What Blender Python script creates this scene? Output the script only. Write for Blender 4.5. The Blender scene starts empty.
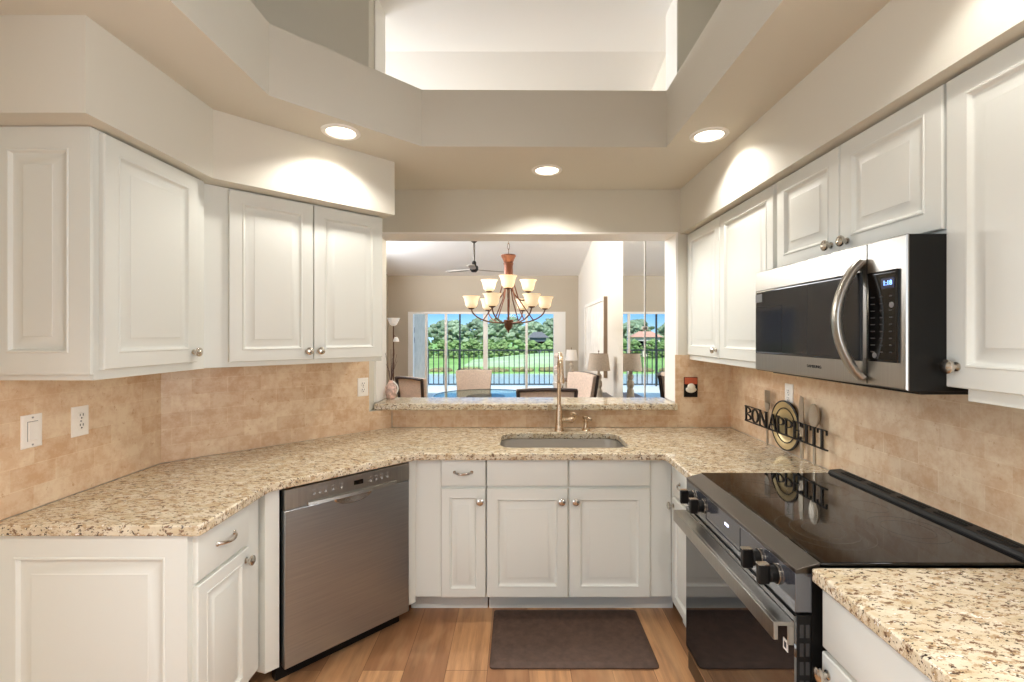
import bpy, bmesh, math, random
from mathutils import Matrix, Vector

SC = bpy.context.scene
COL = SC.collection
PI = math.pi
R = math.radians

# ------------------------------------------------------------------ camera, world, light, exposure
F_PX = 470.0
EYE = 1.534
cam_d = bpy.data.cameras.new('camera')
cam = bpy.data.objects.new('camera', cam_d)
COL.objects.link(cam)
cam.location = (0, 0, EYE)
cam.rotation_euler = (PI / 2, 0, 0)
cam_d.sensor_width = 36.0
cam_d.lens = F_PX / 1024 * 36.0
cam_d.shift_x = -6 / 1024
cam_d.shift_y = -6 / 1024
cam_d.clip_start = 0.02
cam_d.clip_end = 600
SC.camera = cam

SC.view_settings.view_transform = 'Standard'
SC.view_settings.look = 'None'
SC.view_settings.gamma = 1
SC.view_settings.exposure = 0.26
SC.view_settings.use_curve_mapping = False
try:
    SC.cycles.use_denoising = True
    SC.cycles.max_bounces = 10
    SC.cycles.diffuse_bounces = 6
    SC.cycles.sample_clamp_indirect = 6.0
    SC.cycles.caustics_reflective = False
    SC.cycles.caustics_refractive = False
except Exception:
    pass


def lin(c):
    out = []
    for x in c[:3]:
        x = x / 255.0
        out.append(x / 12.92 if x <= 0.04045 else ((x + 0.055) / 1.055) ** 2.4)
    return (out[0], out[1], out[2], 1.0)


world = bpy.data.worlds.new('sky')
SC.world = world
world.use_nodes = True
wn = world.node_tree
wn.nodes.clear()
w_out = wn.nodes.new('ShaderNodeOutputWorld')
w_bg = wn.nodes.new('ShaderNodeBackground')
w_tc = wn.nodes.new('ShaderNodeTexCoord')
w_sep = wn.nodes.new('ShaderNodeSeparateXYZ')
w_ramp = wn.nodes.new('ShaderNodeValToRGB')
wn.links.new(w_tc.outputs['Generated'], w_sep.inputs[0])
wn.links.new(w_sep.outputs['Z'], w_ramp.inputs[0])
wn.links.new(w_ramp.outputs[0], w_bg.inputs[0])
wn.links.new(w_bg.outputs[0], w_out.inputs[0])
el = w_ramp.color_ramp.elements
el[0].position = 0.0
el[0].color = lin((176, 210, 240))
el[1].position = 0.5
el[1].color = lin((150, 190, 235))
e = el.new(0.055)
e.color = lin((96, 164, 228))
w_bg.inputs[1].default_value = 1.6


def light(name, kind, loc, rot, energy, color=(1, 1, 1), **kw):
    d = bpy.data.lights.new(name, kind)
    d.energy = energy
    d.color = color
    for k, v in kw.items():
        setattr(d, k, v)
    o = bpy.data.objects.new(name, d)
    o.location = loc
    o.rotation_euler = rot
    COL.objects.link(o)
    return o


light('sun', 'SUN', (-20, 20, 40), (R(44), R(3), 0), 5.0, (1.0, 0.96, 0.9), angle=R(0.6))
# added fill light at a made-up window in the right wall, behind the camera
light('right_fill_light', 'AREA', (1.78, -0.45, 1.62), (0, R(90), 0), 58, (0.99, 0.985, 1.0),
      shape='RECTANGLE', size=1.25, size_y=1.6)
# added fill light at an unseen opening left of and behind the camera
light('left_fill_light', 'AREA', (-2.3, -1.0, 1.35), (R(90), 0, R(-90)), 48, (0.99, 0.99, 0.97),
      shape='RECTANGLE', size=2.8, size_y=2.2)
# added fill light at a made-up high opening in the living-room wall
light('living_fill_light', 'AREA', (-3.0, 6.0, 2.85), (R(90), 0, R(-90)), 185, (0.98, 0.99, 1.0),
      shape='RECTANGLE', size=4.2, size_y=0.7)

# ------------------------------------------------------------------ materials
MATS = {}


def new_mat(name):
    m = bpy.data.materials.new(name)
    m.use_nodes = True
    nt = m.node_tree
    return m, nt, nt.nodes['Principled BSDF']


def mat(name, rgb, rough=0.5, metal=0.0, spec=0.5, emit=None, estr=0.0, trans=0.0, ior=1.45, coat=0.0,
        var=0.0, vscale=4.0, bump=0.0, bscale=200.0, stretch=None):
    if name in MATS:
        return MATS[name]
    m, nt, b = new_mat(name)
    b.inputs['Base Color'].default_value = lin(rgb)
    b.inputs['Roughness'].default_value = rough
    b.inputs['Metallic'].default_value = metal
    b.inputs['Specular IOR Level'].default_value = spec
    b.inputs['IOR'].default_value = ior
    b.inputs['Transmission Weight'].default_value = trans
    b.inputs['Coat Weight'].default_value = coat
    if emit:
        b.inputs['Emission Color'].default_value = lin(emit)
        b.inputs['Emission Strength'].default_value = estr
    tc = nt.nodes.new('ShaderNodeTexCoord')
    mp = nt.nodes.new('ShaderNodeMapping')
    nt.links.new(tc.outputs['Object'], mp.inputs[0])
    if stretch:
        mp.inputs['Scale'].default_value = stretch
    if var > 0:
        n = nt.nodes.new('ShaderNodeTexNoise')
        n.inputs['Scale'].default_value = vscale
        n.inputs['Detail'].default_value = 4
        nt.links.new(mp.outputs[0], n.inputs[0])
        rp = nt.nodes.new('ShaderNodeValToRGB')
        lo = [max(0, x * (1 - var)) for x in rgb]
        hi = [min(255, x * (1 + var)) for x in rgb]
        rp.color_ramp.elements[0].position = 0.3
        rp.color_ramp.elements[1].position = 0.7
        rp.color_ramp.elements[0].color = lin(lo)
        rp.color_ramp.elements[1].color = lin(hi)
        nt.links.new(n.outputs['Fac'], rp.inputs[0])
        nt.links.new(rp.outputs[0], b.inputs['Base Color'])
    if bump > 0:
        n2 = nt.nodes.new('ShaderNodeTexNoise')
        n2.inputs['Scale'].default_value = bscale
        n2.inputs['Detail'].default_value = 2
        nt.links.new(mp.outputs[0], n2.inputs[0])
        bp = nt.nodes.new('ShaderNodeBump')
        bp.inputs['Strength'].default_value = bump
        bp.inputs['Distance'].default_value = 0.002
        nt.links.new(n2.outputs['Fac'], bp.inputs['Height'])
        nt.links.new(bp.outputs[0], b.inputs['Normal'])
    MATS[name] = m
    return m


def mix(nt, fac, a, b, mode='MIX'):
    n = nt.nodes.new('ShaderNodeMix')
    n.data_type = 'RGBA'
    n.blend_type = mode
    for sock, val in ((n.inputs['Factor'], fac), (n.inputs['A'], a), (n.inputs['B'], b)):
        if isinstance(val, (int, float)):
            sock.default_value = val
        elif isinstance(val, tuple):
            sock.default_value = val
        else:
            nt.links.new(val, sock)
    return n.outputs['Result']


def noise(nt, vec, scale, detail=4, rough=0.55, lo=None, hi=None):
    n = nt.nodes.new('ShaderNodeTexNoise')
    n.inputs['Scale'].default_value = scale
    n.inputs['Detail'].default_value = detail
    n.inputs['Roughness'].default_value = rough
    nt.links.new(vec, n.inputs[0])
    if lo is None:
        return n.outputs['Fac']
    rp = nt.nodes.new('ShaderNodeMapRange')
    rp.inputs['From Min'].default_value = lo
    rp.inputs['From Max'].default_value = hi
    nt.links.new(n.outputs['Fac'], rp.inputs['Value'])
    return rp.outputs[0]


def world_pos(nt):
    g = nt.nodes.new('ShaderNodeNewGeometry')
    return g.outputs['Position']


def granite():
    m, nt, b = new_mat('granite')
    p0 = world_pos(nt)
    gm = nt.nodes.new('ShaderNodeMapping')
    gm.inputs['Rotation'].default_value = (0, 0, R(28))
    gm.inputs['Scale'].default_value = (0.72, 1.35, 1.1)
    nt.links.new(p0, gm.inputs[0])
    p = gm.outputs[0]
    base = mix(nt, noise(nt, p, 16, 5, 0.6, 0.35, 0.65), lin((222, 212, 190)), lin((198, 181, 150)))
    c = mix(nt, noise(nt, p, 44, 4, 0.65, 0.53, 0.60), base, lin((176, 150, 116)))
    c = mix(nt, noise(nt, p, 58, 4, 0.7, 0.565, 0.61), c, lin((120, 94, 72)))
    c = mix(nt, noise(nt, p, 104, 3, 0.6, 0.60, 0.64), c, lin((66, 52, 44)))
    c = mix(nt, noise(nt, p, 88, 2, 0.5, 0.665, 0.70), c, lin((236, 232, 222)))
    nt.links.new(c, b.inputs['Base Color'])
    b.inputs['Roughness'].default_value = 0.09
    b.inputs['Specular IOR Level'].default_value = 0.5
    return m


def tile(name, dx, dy, off=0.0, w=0.16, h=0.08, z0=0.914, warm=(224, 190, 146), cool=(206, 172, 134)):
    m, nt, b = new_mat(name)
    p = world_pos(nt)
    dot = nt.nodes.new('ShaderNodeVectorMath')
    dot.operation = 'DOT_PRODUCT'
    dot.inputs[1].default_value = (dx, dy, 0)
    nt.links.new(p, dot.inputs[0])
    sp = nt.nodes.new('ShaderNodeSeparateXYZ')
    nt.links.new(p, sp.inputs[0])
    ad = nt.nodes.new('ShaderNodeMath')
    ad.inputs[1].default_value = 20 + off
    nt.links.new(dot.outputs['Value'], ad.inputs[0])
    az = nt.nodes.new('ShaderNodeMath')
    az.inputs[1].default_value = -z0 + 8
    nt.links.new(sp.outputs['Z'], az.inputs[0])
    cb = nt.nodes.new('ShaderNodeCombineXYZ')
    nt.links.new(ad.outputs[0], cb.inputs[0])
    nt.links.new(az.outputs[0], cb.inputs[1])
    br = nt.nodes.new('ShaderNodeTexBrick')
    br.inputs['Scale'].default_value = 1
    br.inputs['Brick Width'].default_value = w
    br.inputs['Row Height'].default_value = h
    br.inputs['Mortar Size'].default_value = 0.0016
    br.inputs['Mortar Smooth'].default_value = 0.3
    br.inputs['Color1'].default_value = lin((224, 200, 168))
    br.inputs['Color2'].default_value = lin((198, 160, 124))
    br.inputs['Mortar'].default_value = lin((226, 202, 168))
    nt.links.new(cb.outputs[0], br.inputs['Vector'])
    cl = noise(nt, p, 13, 7, 0.72, 0.42, 0.60)
    cloud = mix(nt, cl, lin((230, 210, 180)), lin((202, 162, 124)))
    half = mix(nt, 0.5, br.outputs['Color'], cloud)
    c = mix(nt, noise(nt, p, 30, 6, 0.75, 0.60, 0.70), half, lin((190, 146, 106)))
    nt.links.new(c, b.inputs['Base Color'])
    b.inputs['Roughness'].default_value = 0.42
    bp = nt.nodes.new('ShaderNodeBump')
    bp.inputs['Strength'].default_value = 0.5
    bp.inputs['Distance'].default_value = 0.0015
    inv = nt.nodes.new('ShaderNodeMath')
    inv.operation = 'SUBTRACT'
    inv.inputs[0].default_value = 1
    nt.links.new(br.outputs['Fac'], inv.inputs[1])
    nt.links.new(inv.outputs[0], bp.inputs['Height'])
    nt.links.new(bp.outputs[0], b.inputs['Normal'])
    return m


def wood_floor():
    m, nt, b = new_mat('wood_floor')
    p = world_pos(nt)
    sp = nt.nodes.new('ShaderNodeSeparateXYZ')
    nt.links.new(p, sp.inputs[0])
    ax = nt.nodes.new('ShaderNodeMath')
    ax.inputs[1].default_value = 10.02
    nt.links.new(sp.outputs['X'], ax.inputs[0])
    ay = nt.nodes.new('ShaderNodeMath')
    ay.inputs[1].default_value = 20.35
    nt.links.new(sp.outputs['Y'], ay.inputs[0])
    cb = nt.nodes.new('ShaderNodeCombineXYZ')
    nt.links.new(ay.outputs[0], cb.inputs[0])
    nt.links.new(ax.outputs[0], cb.inputs[1])
    br = nt.nodes.new('ShaderNodeTexBrick')
    br.offset = 0.37
    br.inputs['Scale'].default_value = 1
    br.inputs['Brick Width'].default_value = 1.25
    br.inputs['Row Height'].default_value = 0.19
    br.inputs['Mortar Size'].default_value = 0.0012
    br.inputs['Color1'].default_value = lin((208, 158, 112))
    br.inputs['Color2'].default_value = lin((138, 91, 62))
    br.inputs['Mortar'].default_value = lin((88, 58, 38))
    nt.links.new(cb.outputs[0], br.inputs['Vector'])
    mp = nt.nodes.new('ShaderNodeMapping')
    mp.inputs['Scale'].default_value = (22, 1.6, 1)
    nt.links.new(p, mp.inputs[0])
    c = mix(nt, noise(nt, mp.outputs[0], 1.0, 7, 0.65, 0.4, 0.75), br.outputs['Color'], lin((134, 96, 66)))
    mp2 = nt.nodes.new('ShaderNodeMapping')
    mp2.inputs['Scale'].default_value = (3.5, 1.0, 1)
    nt.links.new(p, mp2.inputs[0])
    c = mix(nt, noise(nt, mp2.outputs[0], 2.2, 3, 0.5, 0.5, 0.9), c, lin((222, 178, 132)))
    nt.links.new(c, b.inputs['Base Color'])
    b.inputs['Roughness'].default_value = 0.32
    return m


def foliage(name, a, c2, scale=1.2):
    m, nt, b = new_mat(name)
    p = world_pos(nt)
    c = mix(nt, noise(nt, p, scale, 5, 0.7, 0.35, 0.65), lin(a), lin(c2))
    nt.links.new(c, b.inputs['Base Color'])
    b.inputs['Roughness'].default_value = 0.8
    b.inputs['Specular IOR Level'].default_value = 0.15
    return m


def thin_glass(name, tint=(235, 245, 245), refl=0.06):
    m = bpy.data.materials.new(name)
    m.use_nodes = True
    nt = m.node_tree
    nt.nodes.clear()
    o = nt.nodes.new('ShaderNodeOutputMaterial')
    t = nt.nodes.new('ShaderNodeBsdfTransparent')
    t.inputs[0].default_value = lin(tint)
    g = nt.nodes.new('ShaderNodeBsdfGlossy')
    g.inputs['Roughness'].default_value = 0.02
    mx = nt.nodes.new('ShaderNodeMixShader')
    mx.inputs[0].default_value = refl
    nt.links.new(t.outputs[0], mx.inputs[1])
    nt.links.new(g.outputs[0], mx.inputs[2])
    nt.links.new(mx.outputs[0], o.inputs[0])
    return m


PAINT = mat('wall_paint', (211, 207, 195), 0.75, spec=0.2, bump=0.08, bscale=500)
CEIL = mat('ceiling_white', (243, 243, 243), 0.8, spec=0.2)
WHITE = mat('trim_white', (240, 238, 233), 0.45)
CAB = mat('cabinet_white', (216, 217, 210), 0.38, spec=0.4)
GRAN = granite()
TILE_Y = tile('travertine_side', 0, 1)
TILE_X = tile('travertine_back', 1, 0, 0.03)
TILE_D = tile('travertine_diagonal', 0.7071, 0.7071, 0.05)
FLOOR = wood_floor()
STEEL = mat('stainless', (166, 162, 155), 0.30, 1.0, var=0.03, vscale=3, stretch=(60, 60, 1))
STEEL_H = mat('stainless_vertical_grain', (158, 161, 162), 0.32, 0.92, var=0.03, vscale=4, stretch=(1, 1, 40))
CHROME = mat('brushed_nickel', (205, 198, 188), 0.2, 1.0)
NICKEL = mat('warm_nickel', (204, 182, 156), 0.24, 1.0)
DKSTEEL = mat('black_stainless', (96, 90, 84), 0.3, 1.0)
BLACK = mat('black_plastic', (16, 15, 14), 0.4, spec=0.3)
BLKGLASS = mat('black_glass', (10, 9, 9), 0.04, spec=0.5)
DOORGLASS = mat('oven_door_glass', (20, 19, 20), 0.03, spec=1.0, ior=1.9)
PANELGL = mat('panel_glass', (58, 60, 66), 0.12, spec=0.9, ior=1.8)
MWGLASS = mat('microwave_glass', (44, 45, 47), 0.08, spec=0.5, ior=1.45)
RINGM = mat('burner_print', (66, 62, 58), 0.2)
PLATE = mat('switch_plate_white', (240, 235, 226), 0.4)
SHADOW = mat('dark_gap', (18, 16, 15), 0.8)
MATM = mat('mat_rubber', (84, 65, 55), 0.6, var=0.12, vscale=30, bump=0.3, bscale=250)
IRON = mat('black_iron', (34, 30, 28), 0.5, 0.3)
GOLD = mat('antique_gold', (196, 176, 130), 0.4, 0.6)
PEWTER = mat('pewter', (178, 168, 152), 0.35, 0.8)
COPPER = mat('copper_bronze', (112, 68, 50), 0.42, 0.5)
BRONZE = mat('dark_bronze', (104, 72, 54), 0.4, 0.6)
SHADE_GL = mat('alabaster_shade', (252, 240, 218), 0.5, emit=(255, 222, 170), estr=0.45)
WHITEGL = mat('white_lamp_glass', (246, 244, 238), 0.4, emit=(255, 246, 232), estr=0.15)
LENS = mat('lit_lens', (255, 250, 240), 0.4, emit=(255, 240, 215), estr=7.0)
LINEN = mat('linen_shade', (196, 180, 164), 0.85, var=0.05, vscale=60)
LINENW = mat('white_linen_shade', (240, 234, 226), 0.85)
STONE = mat('pale_carved_stone', (190, 178, 162), 0.7, var=0.1, vscale=20)
FABRIC = mat('beige_upholstery', (214, 194, 180), 0.9, var=0.05, vscale=50)
DKWOOD = mat('dark_wood', (62, 50, 48), 0.4)
BROWN = mat('brown_frame', (138, 118, 98), 0.6)
PALE = mat('pale_art_panel', (236, 230, 220), 0.7, var=0.04, vscale=6)
MIRROR = mat('mirror_silver', (236, 238, 236), 0.01, 1.0)
GLASS = thin_glass('clear_glass', (244, 248, 248), 0.015)
TABLEGL = thin_glass('table_glass', (222, 236, 234), 0.25)
RAILM = mat('railing_black', (40, 44, 46), 0.5)
LANAI = mat('lanai_tile', (226, 224, 218), 0.5)
STUCCO = mat('stucco_beige', (188, 172, 150), 0.85, var=0.05, vscale=6)
GRASS = foliage('lawn_green', (128, 164, 80), (158, 186, 108), 0.18)
PALEGR = foliage('fairway_pale', (196, 206, 166), (166, 188, 122), 0.12)
LEAF_A = foliage('leaf_dark', (104, 120, 96), (152, 164, 134), 2.2)
LEAF_B = foliage('leaf_mid', (116, 132, 104), (166, 178, 144), 2.2)
LEAF_D = foliage('leaf_reed', (128, 112, 78), (160, 150, 104), 1.2)
LEAF_C = foliage('leaf_bush', (104, 128, 76), (148, 166, 108), 1.0)
BARK = mat('bark', (92, 78, 66), 0.9)
WATER = mat('pond_water', (196, 210, 222), 0.12, spec=0.8)
ROOFP = mat('terracotta_roof', (206, 150, 128), 0.8)
HOUSE = mat('house_stucco', (226, 214, 200), 0.8)
HOUSED = mat('house_dark_stucco', (120, 124, 130), 0.8)  # dark grey walls of the house behind the mound
REDM = mat('red_enamel', (186, 92, 62), 0.5)
CREAM = mat('cream_enamel', (232, 226, 210), 0.4)
DISPLAY = mat('blue_digits', (120, 160, 255), 0.4, emit=(120, 165, 255), estr=2.6)
DISPBG = mat('display_navy', (6, 10, 34), 0.15, emit=(10, 24, 110), estr=0.12)
PRINT = mat('grey_print', (150, 148, 146), 0.5)
DKPRINT = mat('dark_print', (58, 57, 57), 0.5, spec=0.2)

# ------------------------------------------------------------------ mesh helpers (everything is given in world coordinates)
WM = {}


class MB:
    def __init__(s, M=None):
        s.bm = bmesh.new()
        s.M = M if M is not None else Matrix()

    def v(s, p):
        return s.bm.verts.new(s.M @ Vector(p))

    def f(s, vs):
        try:
            return s.bm.faces.new(vs)
        except ValueError:
            return None

    def box(s, x0, x1, y0, y1, z0, z1):
        return s.prism([(x0, y0), (x1, y0), (x1, y1), (x0, y1)], z0, z1)

    def prism(s, poly, z0, z1):
        a = [s.v((x, y, z0)) for x, y in poly]
        b = [s.v((x, y, z1)) for x, y in poly]
        s.f(a[::-1])
        s.f(b)
        n = len(poly)
        for i in range(n):
            s.f([a[i], a[(i + 1) % n], b[(i + 1) % n], b[i]])
        return s

    def hull(s, pts):
        vs = [s.v(p) for p in pts]
        bmesh.ops.convex_hull(s.bm, input=vs)
        return s

    def loops(s, rings, cap0=True, cap1=True, closed=True):
        rs = [[s.v(p) for p in r] for r in rings]
        n = len(rs[0])
        for a, b in zip(rs, rs[1:]):
            for i in range(n if closed else n - 1):
                s.f([a[i], a[(i + 1) % n], b[(i + 1) % n], b[i]])
        if cap0:
            s.f(rs[0][::-1])
        if cap1:
            s.f(rs[-1])
        return s

    def lathe(s, prof, origin=(0, 0, 0), axis=(0, 0, 1), n=20, cap=True):
        ax = Vector(axis).normalized()
        t = Vector((1, 0, 0)) if abs(ax.x) < 0.9 else Vector((0, 1, 0))
        u = (t - ax * t.dot(ax)).normalized()
        w = ax.cross(u)
        o = Vector(origin)
        rings = []
        for r, h in prof:
            r = max(r, 1e-4)
            rings.append([o + ax * h + (u * math.cos(2 * PI * i / n) + w * math.sin(2 * PI * i / n)) * r for i in range(n)])
        return s.loops(rings, cap, cap)

    def cyl(s, p0, p1, r0, r1=None, n=16):
        p0, p1 = Vector(p0), Vector(p1)
        return s.lathe([(r0, 0), (r1 if r1 is not None else r0, (p1 - p0).length)], p0, p1 - p0, n)

    def tube(s, pts, r, n=8, flat=None):
        pts = [Vector(p) for p in pts]
        rings = []
        up = None
        for i, p in enumerate(pts):
            d = (pts[min(i + 1, len(pts) - 1)] - pts[max(i - 1, 0)]).normalized()
            if up is None:
                t = Vector((0, 0, 1)) if abs(d.z) < 0.9 else Vector((1, 0, 0))
                up = (t - d * t.dot(d)).normalized()
            else:
                up = (up - d * up.dot(d)).normalized()
            w = d.cross(up)
            rr = r[i] if isinstance(r, (list, tuple)) else r
            ra, rb = (rr, rr) if flat is None else (rr * flat[0], rr * flat[1])
            rings.append([p + up * ra * math.cos(2 * PI * k / n) + w * rb * math.sin(2 * PI * k / n) for k in range(n)])
        return s.loops(rings)

    def panel(s, x0, x1, z0, z1, rings, y=0.0):
        """nested rectangles: (inset, y); the face looks towards -y"""
        rs = []
        for ins, d in rings:
            rs.append([(x0 + ins, y + d, z0 + ins), (x1 - ins, y + d, z0 + ins), (x1 - ins, y + d, z1 - ins), (x0 + ins, y + d, z1 - ins)])
        return s.loops(rs)

    def blob(s, c, r, seed=0, sub=2, jit=0.2, squash=(1, 1, 1)):
        rnd = random.Random(seed)
        res = bmesh.ops.create_icosphere(s.bm, subdivisions=sub, radius=1.0)
        for v in res['verts']:
            k = r * (1 + rnd.uniform(-jit, jit))
            v.co = s.M @ (Vector(c) + Vector((v.co.x * k * squash[0], v.co.y * k * squash[1], v.co.z * k * squash[2])))
        return s

    def polyhole(s, outer, holes, z0, z1):
        edges = []
        for loop in [outer] + holes:
            vs = [s.v((x, y, z0)) for x, y in loop]
            for i in range(len(vs)):
                edges.append(s.bm.edges.new((vs[i], vs[(i + 1) % len(vs)])))
        r = bmesh.ops.triangle_fill(s.bm, edges=edges, use_beauty=True)
        faces = [g for g in r['geom'] if isinstance(g, bmesh.types.BMFace)]
        ex = bmesh.ops.extrude_face_region(s.bm, geom=faces)
        vv = [g for g in ex['geom'] if isinstance(g, bmesh.types.BMVert)]
        d = (s.M.to_3x3() @ Vector((0, 0, 1))) * (z1 - z0)
        bmesh.ops.translate(s.bm, verts=vv, vec=d)
        return s


def wm(o):
    return WM.get(o.name, Matrix()) if o else Matrix()


def obj(name, mb, m, parent=None, bev=0.0, seg=2, smooth=35, loc=None):
    me = bpy.data.meshes.new(name)
    P = wm(parent)
    if parent is None and loc is not None:
        P = Matrix.Translation(loc)
    bmesh.ops.transform(mb.bm, matrix=P.inverted(), verts=mb.bm.verts)
    bmesh.ops.recalc_face_normals(mb.bm, faces=mb.bm.faces)
    mb.bm.to_mesh(me)
    mb.bm.free()
    me.materials.append(m)
    o = bpy.data.objects.new(name, me)
    COL.objects.link(o)
    if parent is not None:
        o.parent = parent
    elif loc is not None:
        o.location = loc
    WM[o.name] = P
    if smooth:
        me.shade_smooth()
        me.set_sharp_from_angle(angle=R(smooth))
    if bev:
        md = o.modifiers.new('bevel', 'BEVEL')
        md.width = bev
        md.segments = seg
        md.limit_method = 'ANGLE'
        md.angle_limit = R(40)
        md.harden_normals = False
    return o


def tag(o, label, cat, group=None):
    o['label'] = label
    o['category'] = cat
    if group:
        o['group'] = group
    return o


def thing(name, label, cat, loc=(0, 0, 0), rot=0.0, group=None):
    o = bpy.data.objects.new(name, None)
    o.empty_display_size = 0.1
    COL.objects.link(o)
    o.location = loc
    o.rotation_euler = (0, 0, rot)
    WM[o.name] = Matrix.Translation(loc) @ Matrix.Rotation(rot, 4, 'Z')
    return tag(o, label, cat, group)


def struct(name, mb, m, parent=None, bev=0.0, smooth=30):
    o = obj(name, mb, m, parent, bev, smooth=smooth)
    if parent is None:
        o['kind'] = 'structure'
    return o


def copy_tree(o, parent=None):
    c = o.copy()
    COL.objects.link(c)
    WM[c.name] = WM.get(o.name, Matrix())
    if parent is not None:
        c.parent = parent
    for ch in list(o.children):
        copy_tree(ch, c)
    return c


def rrect(x0, x1, y0, y1, r, n=6):
    pts = []
    for cx, cy, a0 in ((x1 - r, y1 - r, 0), (x0 + r, y1 - r, 90), (x0 + r, y0 + r, 180), (x1 - r, y0 + r, 270)):
        for i in range(n + 1):
            a = R(a0 + 90 * i / n)
            pts.append((cx + r * math.cos(a), cy + r * math.sin(a)))
    return pts


def face_frame(x, y, rot, z=0.0):
    return Matrix.Translation((x, y, z)) @ Matrix.Rotation(rot, 4, 'Z')


ROT_R, ROT_L, ROT_D = -PI / 2, PI / 2, PI / 4

# ------------------------------------------------------------------ the setting: kitchen shell
XL, XR, YB = -1.74, 1.44, 3.17
ZC, ZT, ZTOP = 2.515, 2.81, 3.85
SOF = 2.215

struct('floor', MB().box(-6, 3.2, -4.2, 9.6, -0.12, 0), FLOOR)

wl = MB()
wl.prism([(XL, 0.45), (XL, 2.282), (-0.97, 3.052), (-0.97, YB), (-2.0, YB), (-2.0, 0.45)], 0, ZTOP)
wl.box(-2.0, XL, -4.2, -2.5, 0, ZTOP)
wl.box(-2.0, XL, -2.5, 0.45, 2.45, ZTOP)
struct('wall_left', wl, PAINT)
wr = MB()
wr.box(XR, XR + 0.16, 0.35, YB, 0, ZTOP)
wr.box(XR, XR + 0.16, -4.2, -1.25, 0, ZTOP)
wr.box(XR, XR + 0.16, -1.25, 0.35, 0, 1.0)
wr.box(XR, XR + 0.16, -1.25, 0.35, 2.2, ZTOP)
struct('wall_right', wr, PAINT)
struct('wall_rear', MB().box(-2.0, XR + 0.16, -4.36, -4.2, 0, ZTOP), PAINT)
nf = MB()
for a, b_ in ((-1.25, -1.20), (-0.475, -0.425), (0.30, 0.35)):
    nf.box(XR + 0.05, XR + 0.11, a, b_, 1.0, 2.2)
struct('added_window', nf, WHITE)  # frame of the unseen window made up for the fill light
wb = MB()
wb.box(-0.97, 1.08, YB, 3.40, 0, 1.036)
wb.prism([(-0.97, 3.052), (-0.852, YB), (-0.97, YB)], 0, 1.036)
wb.box(1.08, 1.6, YB, 3.40, 0, ZTOP)
wb.box(-3.4, -0.97, YB, 3.40, 0, ZTOP)
wb.box(-0.97, 1.08, YB, 3.40, 2.228, ZT)
struct('wall_back', wb, PAINT)

# white liners of the pass-through
jl = MB()
jl.box(-0.97, -0.955, YB - 0.0, 3.41, 1.08, 2.215)
struct('trim_1', jl, WHITE)
struct('trim_2', MB().box(1.065, 1.08, YB - 0.0, 3.41, 1.08, 2.215), WHITE)
struct('trim_6', MB().box(-0.97, -0.962, YB, 3.41, ZT, ZTOP), WHITE)
struct('trim_7', MB().box(1.072, 1.08, YB, 3.41, ZT, ZTOP), WHITE)
struct('trim_3', MB().box(-0.97, 1.08, YB - 0.0, 3.41, 2.215, 2.228), WHITE)

# dropped ceiling ring with the raised tray
ring_outer = [(XL, -4.2), (XR, -4.2), (XR, YB), (-0.97, YB), (-0.97, 3.052), (XL, 2.282)]
ring_hole = [(-1.02, 0.15), (-1.02, 1.925), (-0.50, 2.445), (0.776, 2.455), (0.776, 0.15)]
struct('ceiling', MB().polyhole(ring_outer, [ring_hole], ZC, ZT), PAINT)

# soffits
struct('trim_4', MB().box(1.093, XR, -0.3, YB, SOF, ZC), PAINT)
sl = MB()
sl.prism([(-1.325, 1.44), (-1.325, 2.042), (-0.70, 2.667), (-1.0285, 2.9955), (XL, 2.284), (XL, 1.44)], SOF, ZC)
struct('trim_5', sl, PAINT)

# high ceiling over the kitchen well and the vaulted living room
struct('ceiling_high', MB().box(-3.4, 1.9, -4.2, 3.84, ZTOP, ZTOP + 0.1), CEIL)
SL = 0.197
zf = 2.733
vc = MB()
vc.hull([(-3.0, 3.84, ZTOP), (1.9, 3.84, ZTOP), (1.9, 9.62, zf - 0.025), (-3.0, 9.62, zf - 0.025),
         (-3.0, 3.84, ZTOP + 0.1), (1.9, 3.84, ZTOP + 0.1), (1.9, 9.62, zf + 0.1), (-3.0, 9.62, zf + 0.1)])
struct('ceiling_vaulted', vc, CEIL)

# living room walls
struct('wall_living_right', MB().box(1.22, 1.5, 3.40, 9.7, 0, ZTOP), mat('living_paint_lit', (226, 219, 208), 0.75, spec=0.2))  # same paint as the far wall, its side light put into the colour
wlw = MB()
wlw.box(-2.78, -2.62, 3.40, 9.7, 0, 0.9)
wlw.box(-2.78, -2.62, 3.40, 7.9, 0.9, 2.5)
wlw.box(-2.78, -2.62, 9.3, 9.7, 0.9, 2.5)
wlw.box(-2.78, -2.62, 7.9, 9.3, 2.05, 2.5)
wlw.box(-2.78, -2.62, 3.40, 3.9, 2.5, 3.2)
wlw.box(-2.78, -2.62, 8.1, 9.7, 2.5, 3.2)
wlw.box(-2.78, -2.62, 3.40, 9.7, 3.2, ZTOP)
struct('wall_living_left', wlw, mat('living_paint_shaded', (192, 181, 164), 0.75, spec=0.2))  # same shaded copy of the paint as on the far wall
w2 = struct('window_1', MB().box(-2.74, -2.66, 7.9, 7.95, 0.9, 2.05).box(-2.74, -2.66, 9.25, 9.3, 0.9, 2.05).box(-2.74, -2.66, 7.95, 9.25, 0.9, 0.95).box(-2.74, -2.66, 7.95, 9.25, 2.0, 2.05), WHITE)
obj('pane', MB().box(-2.705, -2.70, 7.95, 9.25, 0.95, 2.0), thin_glass('tinted_glass', (150, 152, 156), 0.06), w2)
OX0, OX1, OZ = -2.22, 0.96, 2.005
LPAINT_SHADED = mat('living_paint_shaded', (192, 181, 164), 0.75, spec=0.2)  # living-room paint with the far wall's shade put into the colour
wf = MB()
wf.box(-2.78, OX0, 9.5, 9.7, 0, 2.9)
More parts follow.
